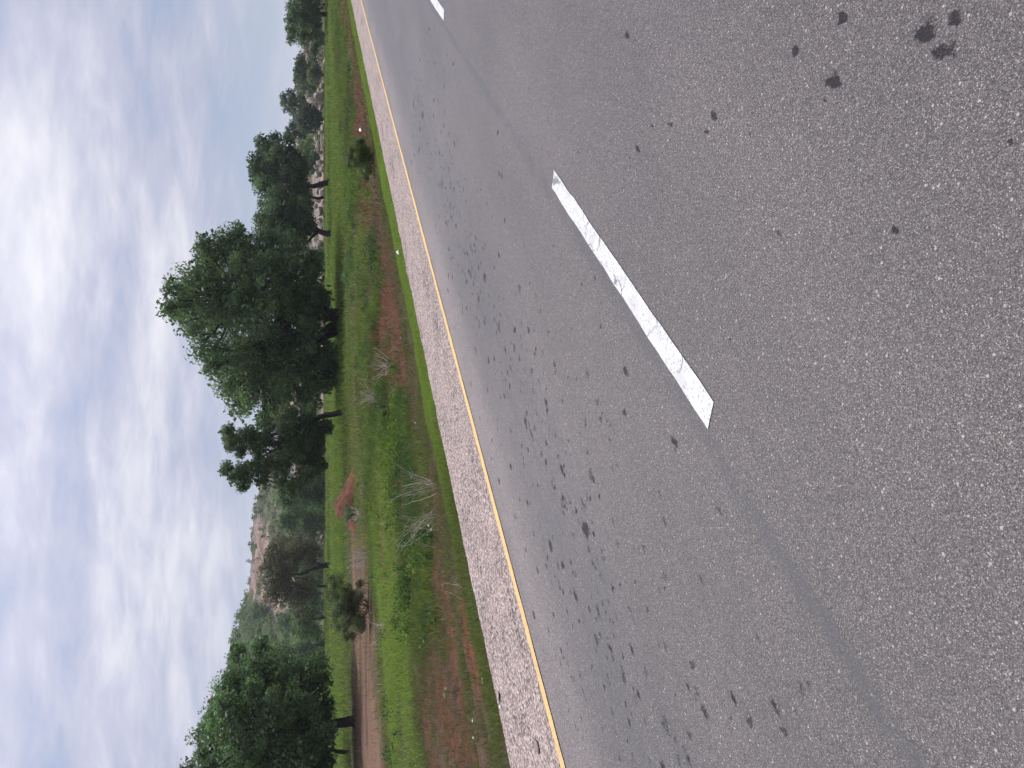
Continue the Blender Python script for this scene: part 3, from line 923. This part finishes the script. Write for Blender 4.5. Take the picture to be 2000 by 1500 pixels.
# woodland strip between field and hill: trees one can tell apart
mid = [('dark leafy tree at the left foot of the rocky hill beside the brown feathery tree', (640, 1040), 185, [(585, 1040, 22), (600, 1020, 20), (560, 1020, 18), (575, 1000, 18), (610, 1045, 16)], G_DARK, G_NEEM * 1.1),
       ('bluish green tree with a bare pale stem in the dip under the rocky hill', (640, 990), 170, [(580, 990, 20), (600, 1000, 20), (565, 975, 16), (605, 980, 18), (620, 1010, 12)], G_NEEM * .85, G_NEEM * 1.3),
       ('low dark tree right of the pale stemmed tree under the hill', (640, 965), 160, [(600, 960, 18), (615, 950, 16), (585, 965, 14), (620, 975, 14)], G_NEEM, G_NEEM * 1.5),
       ('small dark bushy tree right behind the red earth mound', (643, 915), 150, [(625, 915, 16), (630, 930, 12), (615, 905, 14), (632, 900, 10)], G_DARK, G_NEEM * 1.1),
       ('brown tinged tree under the open crowned tree', (640, 870), 140, [(610, 880, 18), (620, 860, 18), (600, 865, 16), (625, 845, 14)], G_BROWN * .7, G_OLIVE * .8),
       ('dusty brown tree in the haze of the hillside above the dark leafy tree', (615, 1075), 240, [(545, 1050, 18), (560, 1065, 18), (580, 1070, 16), (535, 1070, 12)], G_BROWN * .9, G_OLIVE),
       ('dark tree hugging the left shoulder of the rocky hill', (560, 1180), 300, [(500, 1195, 14), (515, 1190, 14), (525, 1200, 12), (530, 1215, 12)], G_DARK, G_NEEM * 1.1),
       ('broad dark green tree filling the gap left of the open crowned tree', (641, 955), 130, [(600, 955, 30), (578, 940, 26), (568, 970, 26), (615, 978, 24), (615, 932, 22), (556, 958, 22), (550, 975, 16)], G_NEEM * .9, G_NEEM * 1.4),
       ('full green tree between the pale stemmed tree and the dark leafy tree', (642, 1015), 150, [(595, 1015, 30), (570, 1003, 26), (562, 1027, 24), (610, 1038, 24), (612, 998, 22), (556, 1012, 16)], G_NEEM, G_LIGHT),
       ('bushy green tree at the wood edge between the thin forked stem and the slope', (634, 1250), 165, [(600, 1250, 20), (590, 1265, 18), (585, 1240, 16), (615, 1262, 14), (612, 1240, 12)], G_NEEM * 1.1, G_LIGHT),
       ('grey green tree high on the slope above the thin forked stem tree', (618, 1212), 215, [(565, 1215, 20), (575, 1200, 16), (550, 1210, 15), (582, 1225, 16)], G_NEEM * .9, G_OLIVE),
       ('leafy green tree behind the forked stem of the brown feathery tree', (642, 1085), 175, [(600, 1085, 22), (585, 1095, 20), (610, 1065, 18), (612, 1105, 18), (575, 1080, 16)], G_NEEM, G_LIGHT),
       ('broad mid green tree between the dark round tree and the thin forked stem tree', (640, 1180), 170, [(600, 1178, 22), (580, 1185, 20), (570, 1170, 16), (612, 1195, 18), (612, 1165, 16)], G_NEEM * 1.05, G_LIGHT),
       ('rounded green tree standing behind the right side of the large thicket', (640, 1128), 185, [(600, 1128, 20), (585, 1120, 16), (612, 1120, 16), (610, 1140, 16)], G_NEEM * .9, G_LIGHT * .9),
       ('tall leafy tree close to the right of the big thick trunked tree', (640, 1275), 140, [(590, 1278, 22), (570, 1290, 20), (610, 1270, 18), (555, 1280, 16), (612, 1290, 16)], G_NEEM * 1.05, G_LIGHT),
       ('leaning low tree with a crooked stem left of the forked stem tree', (640, 1298), 150, [(622, 1298, 10), (628, 1290, 8), (618, 1305, 8)], G_NEEM, G_OLIVE),
       ('shrubby green tree behind the short trunked dark tree near the rocks', (634, 505), 150, [(612, 505, 12), (605, 520, 12), (616, 530, 10), (600, 500, 10)], G_NEEM, G_LIGHT),
       ('rounded dark green tree right of the giant tree base by the boulders', (636, 575), 150, [(615, 575, 14), (622, 590, 12), (612, 560, 12)], G_DARK, G_NEEM),
       ('bright green small tree above the dark cave mouthed rock', (612, 290), 185, [(588, 290, 12), (600, 300, 12), (604, 280, 10), (596, 312, 12)], G_LIGHT, G_LIGHT * 1.3),
       ('dark green low tree left of the cave mouthed rock', (628, 318), 160, [(612, 318, 12), (605, 330, 12), (615, 305, 9)], G_DARK, G_NEEM)]
for lab, base, d, lob, c1, c2 in mid:
    if base[0] > 633:
        lob = lob + [(base[0] - 10, base[1] - 9, 14), (base[0] - 9, base[1] + 9, 13)]
    tree('woodland_tree', lab, base, d, lob, [[(base[0] + 2, base[1], .25), (base[0] - 12, base[1], .2), (lob[0][0] + 6, lob[0][1], .13)]], c1, c2, clump=1.1, leaf=.55, per=36, zbase=None if base[0] > 633 else at(base[0], base[1], d)[2], fill=1, group='trees at the foot of the hills')
tree('skyline_tree', 'single round tree standing up on the wooded skyline', (462, 1290), 385,
     [(452, 1288, 8), (449, 1294, 6), (455, 1280, 5)], [[(466, 1289, .4), (455, 1289, .3)]], G_NEEM, G_NEEM * 1.2, clump=1.4, leaf=.9, per=34, zbase=at(466, 1290, 385)[2])


# shrubs by the ditch
def shrub(name, label, px, py, d, lobes, col, alt, clump, leaf, per, twigs=14, rad=.009, cat='shrub', z=None, gap=.1):
    b = at(px, py, d)
    if z is None:
        z = float(gz(np.array([b[0]]), np.array([b[1]]))[0])
    r = tree(name, label, (px, py), d, lobes, [], col, alt, clump=clump, leaf=leaf, per=per, cat=cat, limb=False, zbase=z, gap=gap, core=False, fill=1, dens=2.6, depth=.9)
    tb = Tubes()
    mpp = d / F_PX
    L = [at(l[0], l[1], d) for l in lobes]
    for q in range(twigs):
        e = L[q % len(L)] + rng.normal(0, .35, 3) * lobes[q % len(L)][2] * mpp
        st0 = np.array([b[0], b[1], z - .05]) + np.append(rng.normal(0, .15, 2), 0)
        tb.add(curve(st0, e, (0, 0, -.05), 6, .02) - np.array(r.location), np.linspace(rad, rad * .35, 6), 5)
    tb.build('stem', M_BARK, r)
    return r


shrub('thicket_shrub', 'large grey green leafy shrub at the near edge of the field', 722, 1185, ground_d(722, 1185),
      [(660, 1150, 18), (655, 1175, 19), (665, 1205, 20), (685, 1165, 22), (690, 1195, 24), (692, 1225, 19), (672, 1235, 14), (710, 1180, 18), (708, 1210, 20), (650, 1140, 12), (672, 1182, 22), (702, 1150, 14)],
      np.array([.060, .080, .042]), np.array([.105, .125, .066]), .30, .11, 80, 40)
shrub('thicket_shrub', 'small dark shrub at the foot of the red earth mound', 697, 1000, ground_d(697, 1000),
      [(680, 995, 10), (688, 1005, 10), (675, 1012, 8), (690, 990, 8)], G_NEEM * 1.1, G_LIGHT, .28, .12, 40, 12)
d_ = ground_d(741, 312, -.45)
shrub('roadside_shrub', 'round fine leaved green shrub in the roadside ditch at the right', 742, 312, d_,
      [(712, 312, 24), (692, 318, 19), (722, 328, 20), (726, 300, 18), (703, 295, 19), (684, 302, 13), (732, 315, 14), (715, 338, 13), (702, 282, 11)],
      np.array([.075, .10, .038]), np.array([.13, .165, .06]), .24, .09, 80, 30)
d_ = ground_d(693, 535)
shrub('weed_clump', 'dark green bushy weed clump in the shade right of the giant tree', 694, 535, d_,
      [(680, 515, 10), (676, 540, 11), (686, 555, 10), (688, 525, 9), (684, 572, 8), (690, 500, 7)], G_NEEM * 1.1, np.array([.06, .10, .035]), .3, .13, 40, 14, .01, 'weeds')
shrub('flowering_weed', 'small pale leaved weed on the brown soil near the left gravel edge', 884, 1348, ground_d(884, 1348, -.45),
      [(872, 1350, 6), (878, 1356, 5), (868, 1358, 4), (874, 1340, 4)], np.array([.10, .14, .07]), np.array([.36, .38, .24]), .05, .05, 10, 8, .003, 'weed')
shrub('flowering_weed', 'tiny cream flowered weed left of the pale leaved weed', 890, 1386, ground_d(890, 1386, -.45),
      [(882, 1386, 5), (886, 1392, 4)], np.array([.10, .14, .07]), np.array([.42, .42, .28]), .04, .04, 9, 6, .003, 'weed')
shrub('bank_weed', 'broad dark leaved weed standing in the bright grass bank at left', 782, 1353, ground_d(782, 1353, -.25),
      [(774, 1350, 7), (778, 1358, 6), (772, 1345, 5)], np.array([.04, .085, .03]), np.array([.07, .13, .04]), .1, .08, 24, 6, .006, 'weed')


# leafless pale twig bushes
def twig_bush(label, px, py, z, n, hmin, hmax, spread, dirbias=(0, 0), rad=.0045, name='leafless_bush', mat=M_TWIG):
    r_ = ray(px, py)
    b = CAM + r_ * (z - CAM_H) / r_[2]
    b[2] = float(gz(np.array([b[0]]), np.array([b[1]]))[0])
    root_loc = b.copy()
    tb = Tubes()
    for q in range(n):
        a = rng.random() * 2 * np.pi
        h = rng.uniform(hmin, hmax)
        out = spread * h * rng.uniform(.3, 1)
        p0 = np.array([rng.normal(0, .1), rng.normal(0, .1), -.05])
        p1 = np.array([math.cos(a) * out + dirbias[0] * h, math.sin(a) * out + dirbias[1] * h, h])
        p = curve(p0, p1, rng.normal(0, .10 * h, 3), 9, .018 * h)
        r0 = rad * rng.uniform(.7, 1.3)
        tb.add(p, np.linspace(r0, r0 * .4, 9), 5)
        for w in range(rng.integers(1, 4)):
            k = rng.integers(3, 8)
            dd = (p[k] - p[k - 1]); dd = dd / np.linalg.norm(dd) + rng.normal(0, .45, 3)
            ln = h * rng.uniform(.15, .4)
            q1 = p[k] + dd / np.linalg.norm(dd) * ln
            tb.add(curve(p[k], q1, rng.normal(0, .06 * ln, 3), 5, .02 * ln), np.linspace(r0 * .6, r0 * .3, 5), 4)
    o = tb.build(name, mat)
    o.location = root_loc
    return tag(o, label, 'dry bush', 'leafless bushes in the ditch')


R_ = RGT
twig_bush('pale leafless bush with upright white stems at the edge of the gravel verge', 860, 945, -.42, 17, .35, .85, .9, (R_[0] * -.05, R_[1] * -.05))
twig_bush('leafless bush fanning its long stems to the left over dark soil', 855, 1008, -.45, 18, .4, .95, .7, (R_[0] * -.35, R_[1] * -.35))
twig_bush('two white bent twigs sticking up from the verge grass', 918, 1143, -.28, 3, .25, .5, .35, (R_[0] * .0, 0), .006, 'leafless_twig')
twig_bush('single pale twig leaning right beside the red soil strip', 848, 1088, -.5, 2, .3, .5, .5, (R_[0] * .6, R_[1] * .6), .006, 'leafless_twig')
twig_bush('thin bleached dry bush on the far bank below the brown feathery tree', 722, 1090, -.28, 34, .3, .95, .7, (R_[0] * -.1, 0), .009)
twig_bush('grey dry brush heap beside the shrub at the earth mound', 708, 1005, -.28, 26, .25, .7, .8, (0, 0), .009)
twig_bush('sparse dry stems on the far bank left of the large thicket', 760, 1225, -.25, 16, .25, .55, .9, (0, 0), .008)
twig_bush('arched dry straw stems in the weeds below the giant tree', 752, 720, -.25, 26, .3, .7, 1.1, (R_[0] * .3, R_[1] * .3), .0075)
twig_bush('dry straw tuft on the bank right of the leaning open crowned tree', 738, 775, -.25, 34, .3, .85, .9, (R_[0] * .2, R_[1] * .2), .0075)


# ------------------------------------------------------------------ rocks, mound, litter
def rock_verts(sub, sx, sy, sz, facets=10, seed=0, soft=.96):
    rg = np.random.default_rng(seed)
    bm = bmesh.new()
    bmesh.ops.create_icosphere(bm, subdivisions=sub, radius=1)
    v = np.array([x.co[:] for x in bm.verts]); f = np.array([[q.index for q in p.verts] for p in bm.faces])
    bm.free()
    for q in range(facets):
        nrm = rg.normal(0, 1, 3); nrm /= np.linalg.norm(nrm)
        lim = rg.uniform(.45, .82)
        dd = v @ nrm
        ex = np.maximum(0, dd - lim)
        v = v - nrm * (ex * soft)[:, None]
    ph = rg.uniform(0, 90)
    ns = fbm(v[:, 0] * 2.2 + ph, v[:, 1] * 2.2 + v[:, 2] * 1.9 + ph, 4) - .5
    v = v * (1 + .16 * ns)[:, None]
    return v * np.array([sx, sy, sz]), f


def rot_z(v, a):
    c, s = math.cos(a), math.sin(a)
    return np.stack([v[:, 0] * c - v[:, 1] * s, v[:, 0] * s + v[:, 1] * c, v[:, 2]], 1)


def outcrop(name, label, d, blocks, cat='rocks', mat=M_ROCK, sub=3):
    """blocks: (px, py, half height px, half width px) on the photo"""
    vs, fs, n = [], [], 0
    mpp = d / F_PX
    base = None
    for q, (px, py, hv, hu) in enumerate(blocks):
        c = at(px, py, d + rng.uniform(-1, 1.5) * hu * mpp * .4)
        v, f = rock_verts(sub, hu * mpp, hu * mpp * rng.uniform(.7, 1.0), hv * mpp, 17, int(rng.integers(1e6)))
        v = v @ np.eye(3)
        v = rot_z(v, -(math.pi / 2 - YAW) + rng.uniform(-.25, .25)) + c
        vs.append(v); fs.append(f + n); n += len(v)
        base = c if base is None else base
    return tag(mk(name, np.concatenate(vs), np.concatenate(fs), mat, None, None, False, base), label, cat)


outcrop('rock_outcrop', 'tall grey granite knoll with a sloping top under the flat topped tree', 172, [(615, 197, 16, 15), (622, 186, 12, 10), (626, 205, 9, 14), (610, 205, 9, 8), (632, 180, 6, 8)])
outcrop('rock_outcrop', 'overhanging pink rock with a dark cave mouth at the far field edge', 158, [(621, 283, 5, 14), (634, 268, 5, 7), (626, 298, 6, 5), (632, 284, 3, 9)])
outcrop('rock_outcrop', 'jumbled pink boulders left of the cave mouthed rock', 156, [(624, 318, 9, 8), (629, 330, 7, 7), (632, 312, 5, 8), (621, 340, 9, 9), (633, 345, 5, 8), (617, 326, 6, 6)])
outcrop('rock_outcrop', 'long pinkish broken rock wall behind the slanting trunk', 154, [(626, 362, 9, 10), (630, 378, 7, 9), (622, 390, 9, 9), (631, 398, 6, 9), (624, 412, 9, 10), (632, 422, 5, 8), (619, 375, 6, 7), (616, 402, 6, 8)])
outcrop('rock_outcrop', 'low broken rock wall behind the fan forked trunk', 154, [(626, 445, 8, 10), (631, 462, 6, 8), (624, 478, 8, 9), (630, 492, 7, 8), (622, 505, 8, 9), (632, 515, 5, 7)])
outcrop('rock_outcrop', 'pale rocks showing under the giant tree crown', 155, [(630, 545, 7, 10), (626, 560, 6, 10), (632, 578, 5, 12), (631, 598, 5, 13), (630, 618, 5, 10)])
outcrop('boulder', 'smooth rounded tan boulder at the right end of the field', 150, [(624, 113, 7, 10), (634, 122, 4, 10)])
outcrop('boulder', 'split dark seamed boulder right of the rounded tan boulder', 150, [(625, 95, 6, 6), (630, 84, 5, 7), (627, 76, 5, 7)])
outcrop('boulder', 'low tan rocks left of the olive shrub', 158, [(628, 168, 6, 7), (633, 160, 4, 6), (622, 176, 5, 5)])
outcrop('boulder', 'pale block at the field edge under the dense round tree', 158, [(630, 250, 5, 7), (634, 240, 3, 6), (626, 258, 6, 6)])
outcrop('rock_outcrop', 'bare grey rock dome on the skyline at the far right', 215, [(597, 92, 9, 16), (602, 108, 6, 10), (603, 78, 7, 10)])
outcrop('boulder', 'cluster of grey white boulders left of the brown feathery tree trunk', 160, [(622, 1040, 6, 7), (630, 1050, 6, 6), (618, 1052, 5, 5), (632, 1036, 5, 6), (626, 1060, 5, 5)])
outcrop('boulder', 'pinkish boulders among the dark trees left of the open crowned tree', 175, [(612, 945, 6, 9), (616, 955, 5, 8), (608, 936, 5, 8), (612, 928, 5, 8)])
outcrop('boulder', 'pale rocks peeping through the bluish green tree at the hill foot', 180, [(598, 1018, 6, 5), (604, 1028, 4, 6), (594, 1010, 4, 4)])

# red earth mound
dm = ground_d(694, 965)
c = at(694, 965, dm); c[2] = -.35
nx, ny = 60, 40
uu, vv = np.meshgrid(np.linspace(-1, 1, nx), np.linspace(-1, 1, ny), indexing='ij')
prof = np.interp(uu, [-1, -.62, -.42, -.2, .1, .45, .75, 1], [0, .55, .9, 1.0, .62, .3, .12, 0])
hz_ = prof * np.clip(1 - vv ** 2, 0, 1) ** .8 * 1.25 + (fbm(uu * 5 + 3, vv * 5, 4) - .5) * .3 * (1 - np.maximum(abs(uu), abs(vv)) ** 4)
w3 = (RGT[None, None] * (uu * 2.35)[..., None] + HEAD[None, None] * (vv * 1.4)[..., None]) 
w3[..., 2] = hz_ - .1
i = np.arange(nx - 1)[:, None] * ny + np.arange(ny - 1)[None]
M_MOUND = plain_noise('red_earth', (.085, .036, .024), (.16, .075, .048), 2.5, .95, .1, .8, .1)
o = mk('earth_mound', w3.reshape(-1, 3) + c, np.stack([i, i + ny, i + ny + 1, i + 1], -1).reshape(-1, 4), M_MOUND, None, None, True, c)
tag(o, 'small red earth mound with a steep left side at the edge of the crops', 'earth mound')

M_STONE = plain_noise('brown_stone', (.15, .115, .10), (.26, .20, .18), 14, .85, .25, .6, .01)
M_SCRAP = plain_noise('pale_scrap', (.62, .62, .60), (.8, .8, .78), 20, .7, .3, .3, .01)
M_BLACK = plain_noise('black_scrap', (.012, .012, .014), (.03, .03, .032), 20, .5, .4, .3, .01)


def flat_at(px, py, z):
    r = ray(px, py)
    return CAM + r * (z - CAM_H) / r[2]


def small(name, label, cat, px, py, z, size, mat, seed, rz=0.0, sub=3, parent=None):
    p = flat_at(px, py, z)
    v, f = rock_verts(sub, *size, 9, seed)
    v = rot_z(v, rz)
    v[:, 2] += size[2] * .65
    o = mk(name, v, f, mat, parent)
    if parent is None:
        o.location = p
        tag(o, label, cat)
    return o


small('flat_stone', 'flat brown stone lying on the gravel shoulder near the yellow line', 'stone', 1049, 1457, -.01, (.085, .055, .014), M_STONE, 3, .4)
o = small('rubbish_scrap', 'black scrap with a white end lying on the gravel shoulder', 'litter', 977, 1362, -.02, (.085, .02, .012), M_BLACK, 5, -.35)
v, f = rock_verts(2, .022, .018, .011, 6, 9)
mk('white_tip', v + np.array([-.085, .028, .012]), f, M_SCRAP, o)
small('white_stone', 'white painted stone at the outer edge of the gravel shoulder', 'stone', 780, 493, -.03, (.085, .06, .05), M_SCRAP, 11, .3)
small('paper_scrap', 'white paper scrap on the grass at the left', 'litter', 926, 1441, -.30, (.05, .025, .014), M_SCRAP, 12, .8)
small('pale_stick', 'pale broken stick lying at the gravel edge on the left', 'stick', 943, 1328, -.12, (.012, .07, .010), M_TWIG, 13, .7)
small('pale_stone', 'buff stone in the red ditch soil at the right', 'stone', 706, 254, -.35, (.14, .10, .07), M_SCRAP, 21, .3)
lit = [(762, 712, 'tiny white litter on the red soil below the giant tree'), (766, 728, 'white litter fleck left of the tiny red soil litter'), (783, 660, 'white litter fleck in the dull grass below the giant tree'), (812, 826, 'pale litter fleck on the dirt below the open crowned tree'),
       (838, 1026, 'white leaf litter under the fanning leafless bush'), (843, 1035, 'larger white leaf litter under the fanning leafless bush'), (925, 1408, 'small white stone on the brown verge at the left')]
for q, (px, py, lab) in enumerate(lit):
    small('litter_fleck', lab, 'litter', px, py, -.38, (.035, .028, .016), M_SCRAP, 30 + q, q, 2)

# ------------------------------------------------------------------ hills
sky = [(1800, 470), (1700, 458), (1600, 450), (1500, 452), (1400, 455), (1300, 460), (1250, 463), (1200, 470), (1185, 482), (1150, 488), (1100, 493), (1060, 496), (1042, 497), (1036, 492), (1028, 497), (1000, 500), (960, 506), (900, 522), (850, 541), (800, 556), (700, 576), (600, 586), (520, 592), (480, 602), (420, 600), (340, 592), (300, 580), (270, 573), (240, 580), (225, 600), (200, 604), (120, 606), (100, 604), (40, 606), (0, 604), (-100, 600), (-300, 604)]
RH = 380.0
sx = []; sz = []
for py, px in sky:
    p = at(px, py, RH)
    sx.append(p @ RGT); sz.append(p[2])
o_ = np.argsort(sx); sx = np.array(sx)[o_]; sz = np.array(sz)[o_]


def hill_z(x, y):
    zr = np.interp(x, sx, sz)
    k = sm(y, 175, RH) * .55 + .45 * np.clip((y - 175) / (RH - 175), 0, 1) ** 1.6
    k = k * (1 - .55 * sm(y, RH + 5, RH + 190))
    rocky = sm(zr, 4, 22)
    rough = (fbm(x * .05, y * .05, 5) - .5) * 7 * k + (np.abs(fbm(x * .14 + 40, y * .14, 4) - .5) * 2) * -4.5 * k * rocky + 1.2 * k * rocky
    return zr * k - 1.0 * (1 - sm(y, 172, 200)) + rough * sm(zr, 1, 10) * (1 - .75 * band(y, RH - 12, RH + 12, 10))


X = np.arange(-330, 330, 2.0); Y = np.concatenate([np.arange(170, 420, 2.0), np.arange(420, 620, 8)])
xx, yy = np.meshgrid(X, Y, indexing='ij')
zz = hill_z(xx, yy)
P = RGT[None, None] * xx[..., None] + HEAD[None, None] * yy[..., None]
P[..., 2] = zz
i = np.arange(len(X) - 1)[:, None] * len(Y) + np.arange(len(Y) - 1)[None]
wl = (1 - sm(xx / (.25 * RH + .75 * yy) + (fbm(xx * .02, yy * .02, 3) - .5) * .10, -.283, -.252))
gr = np.clip(wl + sm(fbm(xx * .06, yy * .05, 5) + .22 * (1 - yy / RH), .555, .62) * .85, 0, 1)
c_rock = np.array([.35, .245, .20]); c_green = np.array([.060, .090, .034]); c_pale = np.array([.10, .145, .045])
nz_ = fbm(xx * .12, yy * .12, 4)[..., None]
cc = c_rock * (.55 + .8 * nz_) * (1 - gr[..., None]) + c_green * gr[..., None]
gy = sm(fbm(xx * .06 + 80, yy * .06, 3), .52, .62)[..., None] * (1 - gr[..., None]) * .7
cc = cc * (1 - gy) + np.array([.20, .19, .185]) * gy
pl = ((1 - sm(yy, 196, 222)) * (1 - sm(xx / RH, -.16, -.10)))[..., None]
cc = cc * (1 - pl) + c_pale * pl


def hill_mat():
    ma, nt = new_mat('rocky_hillside'); n = N(nt)
    v = n.obj()
    f = n.noise(v, .25, 7, .68); f2 = n.noise(v, 1.2, 5, .65)
    col = n.mix(1.0, n.attr('col'), n.ramp(f, [(.32, (.5, .5, .52)), (.68, (1.35, 1.33, 1.3))]), 'MULTIPLY')
    col = n.mix(1.0, col, n.ramp(f2, [(.32, (.6, .6, .6)), (.68, (1.3, 1.3, 1.3))]), 'MULTIPLY')
    n.out(n.principled(col, .95, .1, n.bump(n.math('ADD', f, f2), 1.0, 1.2)))
    return ma


o = mk('hills', P.reshape(-1, 3), np.stack([i, i + len(Y), i + len(Y) + 1, i + 1], -1).reshape(-1, 4), hill_mat(), None, cc.reshape(-1, 3), True)
tag(o, kind='structure')

# wooded slope on the left and scrub over the rest of the hills: masses nobody could count
def hill_cover(name, label, n, sel, rmin, rmax, leaf, per, col, alt):
    x = rng.uniform(-310, 310, n); y = 178 + (RH + 12 - 178) * rng.random(n) ** .8
    p = sel(x, y)
    k = rng.random(n) < p
    x, y = x[k], y[k]
    r = rng.uniform(rmin, rmax, len(x))
    z = hill_z(x, y) + r * .45
    Cc = RGT[None] * x[:, None] + HEAD[None] * y[:, None]
    Cc[:, 2] = z
    # a few sub clumps each
    m_ = 5
    sub = np.repeat(Cc, m_, 0) + rng.normal(0, .42, (len(Cc) * m_, 3)) * np.repeat(r, m_)[:, None] * np.array([1, 1, .6])
    f = np.repeat(rng.random((len(Cc), 1)), m_, 0)
    cl = col * (1 - f) + alt * f
    v, fc, kc = leaf_cloud(sub, np.repeat(r, m_) * .5, per, leaf, .1, cl, .6)
    tag(mk(name, v, fc, M_LEAF, None, kc), label, 'trees', kind='stuff')


hill_cover('hillside_wood', 'dense mid green wood covering the left hillside', 4200, lambda x, y: (1 - sm(x / (.25 * RH + .75 * y) + (fbm(x * .02, y * .02, 3) - .5) * .10, -.283, -.252)) * sm(y, 186, 215) * (.55 + .45 * sm(fbm(x * .03, y * .03, 3), .3, .5)), 1.6, 3.4, .85, 20, np.array([.062, .108, .040]), np.array([.115, .175, .058]))
hill_cover('hillside_scrub', 'scattered green scrub between the rocks of the hills', 2600, lambda x, y: sm(x / (.25 * RH + .75 * y), -.27, -.24) * np.clip(.08 + .95 * sm(fbm(x * .06, y * .05, 5) + .22 * (1 - y / RH), .53, .63) * (1 - .6 * sm(y, 330, 380)), 0, 1), .8, 2.2, .6, 14, np.array([.060, .085, .048]), np.array([.115, .14, .07]))

# ------------------------------------------------------------------ sky and light
world = bpy.data.worlds.new('World')
sc.world = world
world.use_nodes = True
nt = world.node_tree
nt.nodes.clear()
n = N(nt)
SUN_EL = math.radians(66)
sun_dir = HEAD * math.cos(math.radians(-12)) + (-RGT) * math.sin(math.radians(12))
sun_dir = np.array([sun_dir[0] * math.cos(SUN_EL), sun_dir[1] * math.cos(SUN_EL), math.sin(SUN_EL)])
skyt = n.node('ShaderNodeTexSky', sky_type='NISHITA')
skyt.sun_disc = False
skyt.sun_elevation = SUN_EL
skyt.sun_rotation = math.atan2(sun_dir[0], sun_dir[1])
gen = n.node('ShaderNodeTexCoord').outputs['Generated']
dirn = n.vmath('NORMALIZE', gen)
# cloud deck: direction projected on a plane overhead
sep = n.node('ShaderNodeSeparateXYZ'); n.put(sep.inputs[0], dirn)
zc = n.math('ADD', n.math('MAXIMUM', sep.outputs[2], 0.0), .22)
comb = n.node('ShaderNodeCombineXYZ')
n.put(comb.inputs[0], n.math('DIVIDE', sep.outputs[0], zc)); n.put(comb.inputs[1], n.math('DIVIDE', sep.outputs[1], zc))
pl_ = comb.outputs[0]
plr = n.mapping(pl_, (1, 1, 1), (0, 0, -math.atan2(HEAD[1], HEAD[0])))     # x = ahead, y = left
big = n.noise(n.mapping(plr, (1.5, .85, 1), (0, 0, -.3), (3.1, 1.7, 0)), 1.25, 7, .55, .25)
wisp = n.noise(n.mapping(plr, (1.9, 1.2, 1), (0, 0, -.3), (7.7, 4.2, 0)), 2.6, 8, .62, .25)
cov = n.math('ADD', n.math('MULTIPLY', big, .56), n.math('MULTIPLY', wisp, .44))


def lobe(px, py, power, amt):
    d = ray(px, py); d = d / np.linalg.norm(d)
    k = n.math('POWER', n.math('MAXIMUM', n.vmath('DOT_PRODUCT', dirn, tuple(d)), 0.0), power)
    return n.math('MULTIPLY', k, amt)


cov = n.math('ADD', n.math('MULTIPLY', n.math('SUBTRACT', cov, .5), 1.4), .472)
for a in ((10, 1080, 60, .13), (60, 520, 55, .12), (170, 330, 90, .06), (230, 900, 25, .05), (480, 330, 70, -.10), (330, 60, 40, -.06), (20, 780, 160, -.10), (220, 1180, 60, -.04), (100, 80, 80, .05)):
    cov = n.math('ADD', cov, lobe(*a))
cl = n.ramp(cov, [(.30, (.215, .268, .385)), (.43, (.28, .304, .402)), (.53, (.345, .355, .438)), (.63, (.43, .432, .495)), (.80, (.55, .55, .58))])
# paler, greyer air near the horizon
hz = n.maprange(sep.outputs[2], 0.0, .16, .75, 0.0)
cl = n.mix(hz, cl, (.300, .345, .425))
glow = n.math('POWER', n.math('MAXIMUM', n.vmath('DOT_PRODUCT', dirn, tuple(sun_dir)), 0.0), 5.0)
cl = n.mix(1.0, cl, n.mix(glow, (1.0, 1.0, 1.0), (3.2, 3.1, 3.0)), 'MULTIPLY')
cl = n.mix(1.0, cl, n.mix(n.maprange(sep.outputs[2], .45, .85), (1, 1, 1), (1.8, 1.75, 1.7)), 'MULTIPLY')
b1 = n.node('ShaderNodeBackground'); n.put(b1.inputs[0], skyt.outputs[0]); b1.inputs[1].default_value = .07
b2 = n.node('ShaderNodeBackground'); n.put(b2.inputs[0], cl); b2.inputs[1].default_value = 1.0
mx = n.node('ShaderNodeMixShader'); mx.inputs[0].default_value = .94
nt.links.new(b1.outputs[0], mx.inputs[1]); nt.links.new(b2.outputs[0], mx.inputs[2])
wo = n.node('ShaderNodeOutputWorld'); nt.links.new(mx.outputs[0], wo.inputs[0])

sl = bpy.data.lights.new('sun', 'SUN')
sl.energy = 2.2
sl.angle = math.radians(10)
sl.color = (1.0, .96, .90)
so = bpy.data.objects.new('sun', sl)
C.objects.link(so)
so.rotation_euler = Vector(-sun_dir).to_track_quat('-Z', 'Y').to_euler()

# thin summer haze
hm = bpy.data.materials.new('haze'); hm.use_nodes = True
hn = hm.node_tree; hn.nodes.clear()
pv = hn.nodes.new('ShaderNodeVolumePrincipled')
pv.inputs['Color'].default_value = (.93, .96, 1.0, 1)
pv.inputs['Density'].default_value = .0002
pv.inputs['Anisotropy'].default_value = .2
ho = hn.nodes.new('ShaderNodeOutputMaterial')
hn.links.new(pv.outputs[0], ho.inputs['Volume'])
bm = bmesh.new()
bmesh.ops.create_cube(bm, size=1)
for v_ in bm.verts:
    v_.co = ((v_.co.x + .5) * 3700 - 1050, (v_.co.y + .5) * 3100 - 950, (v_.co.z + .5) * 66 - 2.0)
me = bpy.data.meshes.new('haze'); bm.to_mesh(me); bm.free()
me.materials.append(hm)
ho_ = bpy.data.objects.new('haze', me); C.objects.link(ho_)
tag(ho_, kind='stuff')

sc.view_settings.view_transform = 'Standard'
sc.view_settings.look = 'None'
sc.view_settings.exposure = 0.65
sc.view_settings.gamma = 1.0
